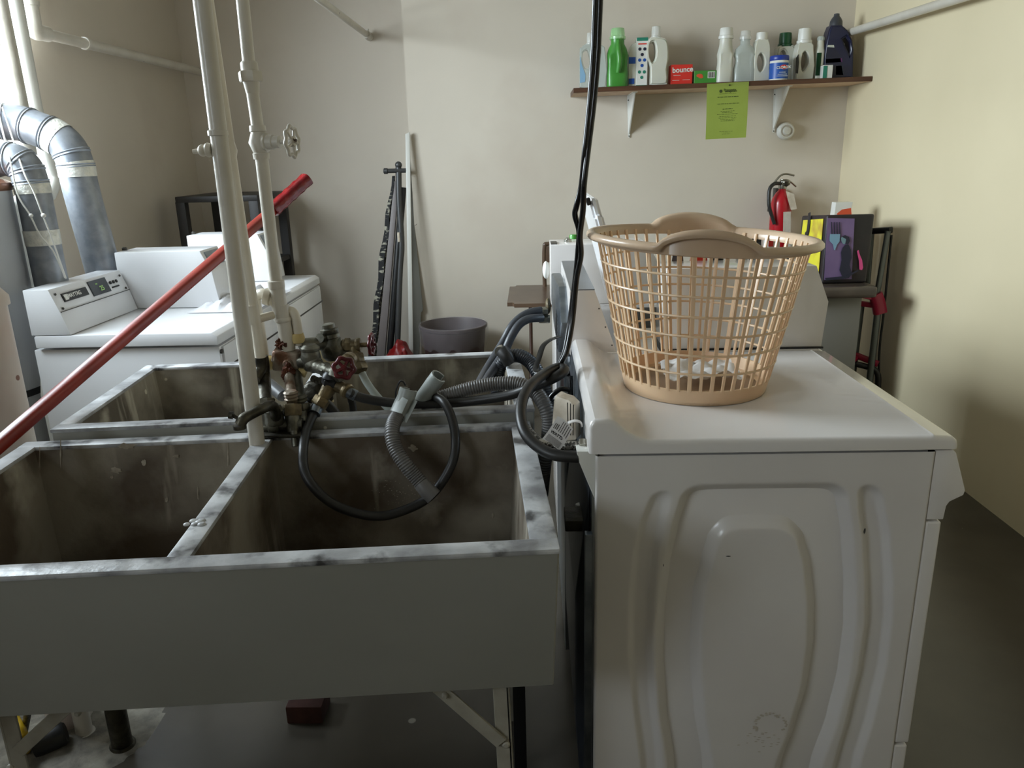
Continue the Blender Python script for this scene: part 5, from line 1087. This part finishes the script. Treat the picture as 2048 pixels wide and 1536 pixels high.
for v in t.verts: n_ = noise.fractal(v.co * 3, 1, 2, 4); v.co = Vector((v.co.x * .019, v.co.y * .019, v.co.z * .014)) * (1 + .4 * n_) + V(568, 687)
add(b, t); t = bmesh.new(); bmesh.ops.create_icosphere(t, subdivisions=4, radius=1)
for v in t.verts: n_ = noise.fractal(v.co * 3 + Vector((4, 0, 0)), 1, 2, 4); v.co = Vector((v.co.x * .018, v.co.y * .016, v.co.z * .019)) * (1 + .4 * n_) + V(578, 750, 1.768)
add(b, t); t = bmesh.new(); bmesh.ops.create_icosphere(t, subdivisions=3, radius=.008)
for v in t.verts: v.co = v.co * (1 + .5 * noise.noise(v.co * 300)) + V(576, 729, YV - .024)
add(b, t); obj('rust_crust', b, 'rust', fm, label='crumbly brown rust')
b = B(); cyl(b, V(578, 748, 1.77), V(584, 804, 1.665), .012); lathe(b, [(.0135, 0), (.016, .003), (.013, .006), (.016, .010), (.0145, .014), (.017, .018), (.013, .022)], V(583, 800, 1.67), (0, 0, 1)); obj('supply_stub', b, 'bronze', fm)
b = B(); hexnut(b, V(585, 832, 1.65), V(584, 808, 1.66), .022); obj('union_nut', b, 'brass', fm)
b = B(); cyl(b, V(588, 868, 1.635), V(585, 832, 1.65), .0175); cyl(b, V(524, 852, 1.64), V(606, 848, 1.645), .014); cyl(b, V(591, 893, 1.60), V(588, 862, 1.615), .008); lathe(b, [(.02, 0), (.022, .004), (.022, .02), (.018, .024)], V(540, 850, 1.64), (1, 0, 0)); lathe(b, [(.020, 0), (.022, .004), (.020, .03), (.024, .034), (.016, .045)], V(550, 848, 1.635), (0, 0, 1)); obj('faucet_body', b, 'valve', fm)
b = B(); cyl(b, V(598, 800, 1.70), V(592, 738, 1.80), .0135); hexnut(b, V(603, 826, 1.69), V(602, 806, 1.695), .021); cyl(b, V(606, 850, 1.66), V(603, 824, 1.69), .017); lathe(b, [(.016, 0), (.018, .004), (.014, .008), (.018, .012), (.014, .016)], V(600, 803, 1.70), (0, 0, 1)); obj('supply_stub', b, 'valve', fm)
b = B(); cyl(b, V(530, 805, 1.66), V(528, 752, 1.76), .0155); hexnut(b, V(532, 818, 1.65), V(531, 798, 1.66), .022); lathe(b, [(.012, 0), (.017, .006), (.017, .018), (.011, .026)], V(527, 758, 1.76), (0, 0, 1)); cyl(b, V(534, 850, 1.64), V(532, 816, 1.65), .016); obj('supply_stub', b, 'valved', fm)
b = B(); cyl(b, V(538, 768, 1.84), V(566, 792, 1.80), .0155, 20); lathe(b, [(.0155, 0), (.013, .004), (.0, .005)], V(566, 792, 1.80), V(566, 792, 1.80) - V(538, 768, 1.84), cap=False); obj('cylinder_cover', b, 'plate', fm)
# spout swinging to the left
b = B(); tube(b, [V(550, 842, 1.63), V(550, 822, 1.62), V(542, 811, 1.60), V(524, 818, 1.555), V(502, 829, 1.535), V(487, 838, 1.52), V(480, 850, 1.515)], [.014, .013, .012, .011, .011, .012, .012]); lathe(b, [(.0135, -.002), (.0135, .006)], V(479, 852, 1.515), (0, 0, -1)); sp = obj('spout', b, 'valved', fm, label='dark swing spout')
b = B(); cyl(b, V(478, 838, 1.52), V(466, 831, 1.52), .004); lathe(b, [(.008, 0), (.008, .008)], V(466, 831, 1.52), (-1, 0, .2)); obj('aerator_screw', b, 'valved', sp)
# grey angle valves
b = B(); q = V(622, 716, 1.78)
lathe(b, [(.016, -.03), (.019, -.026), (.020, -.012), (.024, .0), (.022, .012), (.0215, .018), (.023, .020), (.023, .026), (.014, .034)], q, (0, 0, 1), 28); ball(b, V(628, 728, 1.775), .022); tube(b, [V(600, 724, 1.79), V(620, 724, 1.78), V(640, 735, 1.76), V(660, 742, 1.74), V(678, 748, 1.72)], [.015, .018, .016, .013, .013]); hexnut(b, V(668, 744, 1.73), V(684, 750, 1.715), .019); hexnut(b, V(646, 737, 1.755), V(654, 740, 1.75), .018)
obj('angle_valve', b, 'valve', fm)
b = B(); q = V(665, 690, 1.86); lathe(b, [(.022, -.03), (.030, -.02), (.031, 0), (.026, .012), (.020, .024), (.0225, .026), (.0225, .034), (.021, .036), (.0225, .038), (.0225, .048), (.016, .050), (.016, .060), (.010, .062)], V(666, 695, 1.86), (-.12, 0, 1), 28)
tube(b, [V(600, 690, 1.81), V(622, 686, 1.83), V(645, 688, 1.85), V(680, 692, 1.86)], [.013, .014, .018, .022]); lathe(b, [(.012, 0), (.012, .01)], V(644, 676, 1.84), (-.3, -.9, .2), 12); obj('pressure_valve', b, 'valve', fm)
b = B(); cyl(b, V(685, 690, 1.86), V(722, 690, 1.86), .0145); hexnut(b, V(690, 690, 1.86), V(702, 690, 1.86), .018); lathe(b, [(.017, 0), (.0185, .003), (.0185, .009), (.017, .012)], V(712, 690, 1.86), (1, 0, 0)); cyl(b, V(722, 690, 1.86), V(740, 689, 1.86), .006); cyl(b, V(708, 692, 1.86), V(710, 712, 1.85), .014); obj('stop_valve', b, 'brass', fm)
b = B(); wheel(b, V(743, 689, 1.86), (1, -.05, 0), .024, .0045, 5, 7); obj('handwheel', b, 'wheelred', fm, label='dark red handwheel seen edge on')
b = B(); wheel(b, V(688, 736, 1.67), (.25, -.9, .28), .0215, .0055, 5, 6); obj('handwheel', b, 'wheelred', fm, label='dark red handwheel facing the room')
b = B(); cyl(b, V(688, 737, 1.675), V(684, 742, 1.72), .006); lathe(b, [(.0175, 0), (.0175, .022), (.012, .026)], V(700, 718, 1.75), V(688, 728, 1.70) - V(700, 718, 1.75)); obj('valve_stem', b, 'brass', fm)
b = B(); lathe(b, [(.013, 0), (.021, .004), (.024, .012), (.021, .02), (.015, .026)], V(664, 764, 1.735), (.1, 0, 1), 24); hexnut(b, V(662, 770, 1.735), V(664, 758, 1.735), .024); obj('outlet_collar', b, 'black', fm)
b = B(); tube(b, [V(664, 768, 1.735), V(656, 780, 1.725), V(648, 792, 1.715), V(641, 804, 1.705)], [.018, .018, .015, .013]); tube(b, [V(664, 770, 1.735), V(680, 774, 1.725), V(692, 780, 1.715)], [.016, .015, .014]); hexnut(b, V(646, 796, 1.71), V(636, 812, 1.70), .020); lathe(b, [(.017, 0), (.019, .003), (.019, .010), (.016, .013)], V(690, 779, 1.716), V(700, 785, 1.71) - V(688, 777, 1.72)); obj('y_splitter', b, 'brass', fm, label='brass Y splitter with two hose outlets')
b = B(); hexnut(b, V(716, 726, 1.84), V(712, 708, 1.85), .018); hexnut(b, V(722, 742, 1.83), V(716, 728, 1.84), .020); lathe(b, [(.016, 0), (.012, .02)], V(712, 712, 1.85), V(722, 742, 1.83) - V(712, 712, 1.85)); obj('hose_adapter', b, 'brass', fm)
b = B(); tube(b, [V(528, 728, 1.79), V(545, 724, 1.80)], .018, n=1); tube(b, [V(598, 742, 1.79), V(612, 746, 1.79)], .012, n=1); obj('tape_wrap', b, 'ptape', fm)
b = B()
for k in range(6): lathe(b, [(.010, 0), (.006, .008)], V(628 + k * 7, 758 + 4 * math.sin(k), 1.80), (0, -.6, .8), 10)
t = bmesh.new(); bmesh.ops.create_icosphere(t, subdivisions=3, radius=1)
for v in t.verts: v.co = Vector((v.co.x * .040, v.co.y * .03, v.co.z * .032)) * (1 + .2 * noise.noise(v.co * 3)) + V(636, 785, 1.82)
add(b, t); obj('old_mixer_body', b, 'valved', fm)
b = B(); tube(b, [V(650, 805, 1.74), V(670, 826, 1.74), V(684, 848, 1.74)], .012); tube(b, [V(700, 790, 1.78), V(706, 815, 1.78), V(708, 845, 1.77)], .009); obj('dark_pipe', b, 'rubber', fm)
# mounting bracket from the tub ridge
b = B(); q = V(560, 862, 1.64); box(b, (q.x - .06, 1.60, .9005), (q.x + .06, 1.665, .908), .002); obj('mounting_plate', b, 'valved', fm)
b = B(); q = V(656, 712, 1.93); lathe(b, [(.026, -.032), (.036, .03), (.037, .034)], (q.x, q.y, q.z), (0, 0, 1), 28); cyl(b, (q.x, q.y, .88), (q.x, q.y, q.z - .03), .004); tag(obj('soap_cup', b, 'cup'), 'cream plastic cup wedged behind the valves', 'cup')
# cloth / bag lying on ridge behind valves
# ================================================================== HOSES
def hose(name, label, pts, r, m, cat='hose', n=10, seg=14): b = B(); tube(b, pts, r, seg=seg, n=n); return tag(obj(name, b, m, smooth=60), label, cat)
def corr(name, label, pts, r, m, pitch=.006, cat='hose', amp=.09, par=None, cuffs=()):
    b = B(); tube(b, pts, r, seg=18, n=14, step=pitch / 4, rfun=lambda f, i: r * (1 + amp * math.sin(2 * PI * i / 4 + .4)), cap=True)
    return b
# loop hose from left outlet
h1 = thing('fill_hose', 'black rubber hose from the brass splitter looping down inside the near tub', 'hose', tuple(P(620, 820, 1.69)))
b = B(); tube(b, [P(634, 815, 1.70), P(624, 835, 1.67), P(612, 865, 1.62), P(606, 905, 1.56), P(610, 945, 1.52), P(632, 980, 1.50), P(670, 1010, 1.50), P(720, 1028, 1.51), P(765, 1032, 1.53), P(810, 1020, 1.55), P(850, 1000, 1.57), P(880, 970, 1.58), P(905, 925, 1.59), P(911, 880, 1.62), P(903, 835, 1.66), P(888, 805, 1.69), P(872, 794, 1.73)], .0105, seg=14, n=10); obj('tube', b, 'rubber', h1, 60)
b = B(); cyl(b, P(637, 808, 1.705), P(628, 828, 1.68), .0145); obj('ferrule', b, 'galv', h1)
h2 = thing('fill_hose', 'black rubber hose crossing the tub ridge and coiling to the near washer inlet', 'hose', tuple(P(1090, 900, 1.40)))
b = B(); tube(b, [P(700, 786, 1.71), P(725, 796, 1.72), P(770, 804, 1.73), P(830, 808, 1.73), P(900, 806, 1.73), P(960, 800, 1.72), P(1020, 790, 1.70), P(1060, 776, 1.68), P(1095, 762, 1.66), P(1118, 750, 1.66), P(1129, 740, 1.68), P(1118, 735, 1.70), P(1092, 746, 1.66), P(1062, 770, 1.58), P(1045, 800, 1.52), P(1042, 835, 1.47), P(1052, 868, 1.43), P(1078, 895, 1.40), P(1110, 910, 1.38), P(1158, 914, 1.37)], .0115, seg=14, n=10); obj('tube', b, 'rubber', h2, 60)
b = B(); cyl(b, P(694, 783, 1.715), P(712, 792, 1.715), .0135); obj('ferrule', b, 'galv', h2)
# grey corrugated drain hose with hook
h3 = thing('drain_hose', 'grey corrugated drain hose arching over the tub rim to its plastic hook', 'hose', tuple(P(1070, 780, 1.70)))
pts = [P(868, 800, 1.75), P(905, 788, 1.75), P(945, 776, 1.75), P(990, 768, 1.75), P(1035, 768, 1.74), P(1068, 782, 1.72), P(1088, 808, 1.69), P(1098, 840, 1.68), P(1096, 880, 1.68), P(1088, 930, 1.68), P(1082, 990, 1.70)]
obj('tube', corr('', '', pts, .0165, 'corr', .0062), 'corr', h3, 80)
b = B(); tube(b, [P(838, 806, 1.745), P(852, 788, 1.74), P(866, 768, 1.735), P(878, 752, 1.73)], None, seg=18, n=6, flat=None, rfun=lambda f, i: .0195, arc=(-2.0, 3.1)) ; obj('hook', b, 'hook', h3, 50, 'open light grey plastic hook')
h4 = thing('drain_hose', 'short grey corrugated hose hanging from its hook into the near tub', 'hose', tuple(P(860, 990, 1.55)))
pts = [P(812, 812, 1.70), P(802, 824, 1.67), P(789, 842, 1.63), P(784, 865, 1.60), P(790, 895, 1.58), P(808, 925, 1.565), P(828, 950, 1.56), P(842, 966, 1.555)]
obj('tube', corr('', '', pts, .0158, 'corr', .0055), 'corr', h4, 80)
b = B(); tube(b, [P(842, 966, 1.555), P(852, 978, 1.55), P(868, 994, 1.545)], [.0175, .0185, .019], seg=22, n=4, hollow=.03); obj('cuff', b, 'corr', h4, 50)
b = B(); tube(b, [P(800, 828, 1.66), P(806, 812, 1.665), P(812, 796, 1.67), P(817, 778, 1.675)], None, seg=18, n=5, rfun=lambda f, i: .0205, arc=(-2.2, 2.8)); 
tube(b, [P(792, 824, 1.64), P(800, 806, 1.65), P(806, 794, 1.655)], None, seg=12, n=4, flat=(.020, .003), rfun=lambda f, i: 1); tube(b, [P(806, 842, 1.64), P(818, 822, 1.65), P(830, 800, 1.66)], None, seg=12, n=5, flat=(.016, .003), rfun=lambda f, i: 1 - .3 * f); obj('hook', b, 'hook', h4, 50, 'forked light grey plastic hook')
b = B(); tube(b, [P(792, 800, 1.68), P(792, 782, 1.68), P(799, 764, 1.68), P(806, 763, 1.68), P(811, 771, 1.68)], .0022, seg=6); tag(obj('cable_tie', b, 'black'), 'thin black beaded cable tie curling above the forked hose hook', 'cable tie')
# black corrugated loop with strap
h5 = thing('drain_hose', 'black corrugated hose looping over the rear tub corner behind the grey hoses', 'hose', tuple(P(1010, 730, 2.1)))
pts = [P(996, 800, 2.10), P(994, 770, 2.12), P(997, 740, 2.12), P(1012, 718, 2.12), P(1035, 711, 2.11), P(1058, 722, 2.09), P(1075, 745, 2.06), P(1090, 780, 2.04), P(1100, 830, 2.02), P(1108, 900, 2.0)]
obj('tube', corr('', '', pts, .0185, 'corrb', .0066), 'corrb', h5, 80)
b = B(); tube(b, [P(1005, 702, 2.10), P(1012, 712, 2.09), P(1020, 726, 2.09)], .020, seg=12); obj('strap', b, 'rubber', h5)
hg = 'grey inlet hoses of the far washer'
hose('fill_hose', 'upper grey inlet hose arching from the far washer down into the rear tub', [P(1082, 621, 2.30), P(1060, 625, 2.28), P(1040, 636, 2.26), P(1022, 655, 2.24), P(1006, 685, 2.22), P(988, 715, 2.18), P(970, 745, 2.10), P(956, 772, 1.98)], .0125, 'rubberg')
hose('fill_hose', 'lower grey inlet hose below its twin at the back of the far washer', [P(1084, 636, 2.27), P(1058, 638, 2.24), P(1038, 650, 2.22), P(1022, 675, 2.20), P(1010, 702, 2.18), P(994, 728, 2.13), P(975, 756, 2.05), P(962, 775, 1.95)], .0125, 'rubberg')
b = B(); tube(b, [P(1003, 700, 2.17), P(1000, 704, 2.15)], .016, n=1); tag(obj('hose_clip', b, 'chrome'), 'small shiny clip on the pair of grey hoses', 'clip')
# steel braided hoses
b = B(); tube(b, [P(724, 746, 1.83), P(733, 764, 1.82), P(748, 785, 1.80), P(768, 808, 1.78), P(790, 830, 1.76), P(815, 848, 1.745)], .0095, seg=12); tag(obj('braided_hose', b, 'clear'), 'clear braided hose running from the brass adapter towards the ridge', 'hose')
b = B(); tube(b, [P(1052, 855, 1.50), P(1062, 868, 1.47), P(1080, 885, 1.44), P(1105, 893, 1.42), P(1135, 891, 1.41), P(1162, 891, 1.40)], .0092, seg=14)
bh = thing('braided_hose', 'steel braided supply hose carrying a paper tag at the near washer inlet', 'hose', tuple(P(1130, 890, 1.41))); obj('tube', b, 'braid', bh)
b = B(); hexnut(b, P(1158, 890, 1.40), P(1170, 890, 1.40), .0135); cyl(b, P(1170, 890, 1.40), P(1186, 889, 1.40), .012); obj('coupling', b, 'chrome', bh)
# paper tag
q0, q1, q2, q3 = P(1084, 878, 1.385), P(1118, 902, 1.385), P(1146, 858, 1.37), P(1115, 832, 1.38)
b = B(); t = bmesh.new(); G = []
for j in range(9):
    G.append([t.verts.new(q0.lerp(q1, i / 8).lerp(q3.lerp(q2, i / 8), j / 8) + Vector((0, -.006 * math.sin(PI * j / 8), .004 * math.sin(PI * i / 8)))) for i in range(9)])
for j in range(8):
    for i in range(8): t.faces.new((G[j][i], G[j][i + 1], G[j + 1][i + 1], G[j + 1][i]))
bmesh.ops.solidify(t, geom=t.faces[:], thickness=.0005); add(b, t); hang = obj('paper_tag', b, 'paper', bh, 60, 'white printed paper tag')
rr_ = (q1 - q0).normalized(); uu = (q3 - q0).normalized()
def tp(u, v): return q0.lerp(q1, u).lerp(q3.lerp(q2, u), v) + Vector((0, -.006 * math.sin(PI * v) - .0018, .004 * math.sin(PI * u)))
obj('lettering', text('WATTS', .0082, frame(tp(.5, .42), rr_, uu), .0002, .0003), 'black', hang, 0)
b = B()
for k in range(9): v = .06 + k * .031; prism(b, [tp(.1, v), tp(.9, v), tp(.9, v + .012), tp(.1, v + .012)], (0, -.0003, 0))
for k in range(5): u = .45 + k * .11; prism(b, [tp(u, .56), tp(u + .03, .56), tp(u + .03, .95), tp(u, .95)], (0, -.0003, 0))
for k in range(3): prism(b, [tp(.12 + k * .1, .58), tp(.16 + k * .1, .58), tp(.16 + k * .1, .78), tp(.12 + k * .1, .78)], (0, -.0003, 0))
obj('print_line', b, 'screw', hang, 0)
# folded manual pouch behind the tag
t_ = thing('manual_pouch', 'folded cream paper manual in a clear sleeve stuck on the washer back', 'manual', tuple(P(1130, 860, 1.5)))
b = B(); prism(b, [P(1104, 848, 1.50), P(1108, 800, 1.52), P(1112, 790, 1.53), P(1124, 796, 1.52), P(1138, 800, 1.52), P(1150, 812, 1.50), P(1152, 880, 1.46), P(1128, 882, 1.46)], (.012, .03, 0), .002); obj('booklet', b, 'kraft', t_, 30)
b = B()
for k in range(3): prism(b, [P(1134 + k * 6, 805 + k * 2, 1.495), P(1136 + k * 6, 805 + k * 2, 1.495), P(1137 + k * 5, 870, 1.455), P(1135 + k * 5, 870, 1.455)], (0, -.002, 0))
obj('fold_line', b, 'screw', t_, 0)
b = B(); tube(b, [P(1136, 846, 1.44), P(1148, 842, 1.44), P(1160, 844, 1.44), P(1164, 852, 1.44)], None, flat=(.007, .002), rfun=lambda f, i: 1); obj('tie', b, 'paper', t_)
# cords hanging from the ceiling
cl = thing('power_cord', 'black power cords hanging from the ceiling to the back of the right machines', 'cord', tuple(P(1150, 600, 1.9)))
YK = 1.62
def cord(pts, r=.0062): b = B(); tube(b, pts, r, seg=10, n=8); return obj('cord', b, 'blackcord', cl, 60)
up_ = lambda p, q: P(*p, YK) + (P(*p, YK) - P(*q, YK)).normalized() * .9
cord([up_((1191, 0), (1187, 100)), P(1191, 0, YK), P(1187, 100, YK), P(1180, 200, YK), P(1170, 300, YK), P(1163, 370, YK + .02), P(1153, 412, YK + .03), P(1150, 430, YK + .04), P(1158, 462, YK + .06), P(1156, 500, YK + .1), P(1150, 560, YK + .12), P(1140, 640, YK + .12), P(1130, 700, YK + .1), P(1118, 728, YK + .1)])
cord([up_((1200, 0), (1196, 100)), P(1200, 0, YK), P(1196, 100, YK), P(1188, 200, YK), P(1176, 300, YK), P(1168, 370, YK), P(1166, 420, YK + .02), P(1160, 470, YK + .05), P(1162, 510, YK + .08), P(1153, 560, YK + .1), P(1145, 640, YK + .1), P(1134, 700, YK + .08), P(1122, 726, YK + .08)])
b = B(); tube(b, [P(1119, 673, 2.0), P(1100, 680, 1.97), P(1086, 692, 1.94), P(1078, 715, 1.90), P(1071, 738, 1.87), P(1078, 744, 1.85), P(1098, 738, 1.83), P(1112, 734, 1.80)], None, flat=(.008, .0025), rfun=lambda f, i: 1, n=8); tag(obj('flat_cord', b, 'blackcord'), 'flat black appliance cord looping behind the near machine', 'cord')

# ================================================================== GROUPS OF REPEATS
def grp(g, test):
    for o in COL.objects:
        if o.parent is None and o.get('label') and test(o): o['group'] = g
nm = lambda o: o.name.split('.')[0]
grp('bottles on the wall shelf', lambda o: nm(o) == 'bottle' and o.location.z > 1.5)
grp('bottles on the open washer', lambda o: nm(o) == 'bottle' and o.location.z < 1.5)
grp('cartons on the wall shelf', lambda o: nm(o) == 'box' and o.location.z > 1.5)
grp('concrete laundry tubs', lambda o: nm(o) == 'laundry_tub')
grp('coin dryers in the left row', lambda o: nm(o) == 'clothes_dryer' and o.location.x < 0)
grp('machines in the right row', lambda o: o['category'] in ('washing machine', 'dryer') and o.location.x > 0)
grp('galvanised dryer ducts', lambda o: nm(o) == 'exhaust_duct')
grp('white riser pipes between the tubs', lambda o: nm(o) == 'water_riser')
grp('white pipes near the ceiling', lambda o: nm(o) in ('ceiling_pipe', 'wall_pipe'))
grp('insulated pipes beside the window', lambda o: nm(o) == 'insulated_pipe')
grp('drain pipes under the tubs', lambda o: nm(o) == 'drain_pipe')
grp('inlet hoses', lambda o: nm(o) == 'fill_hose')
grp('corrugated drain hoses', lambda o: nm(o) == 'drain_hose')
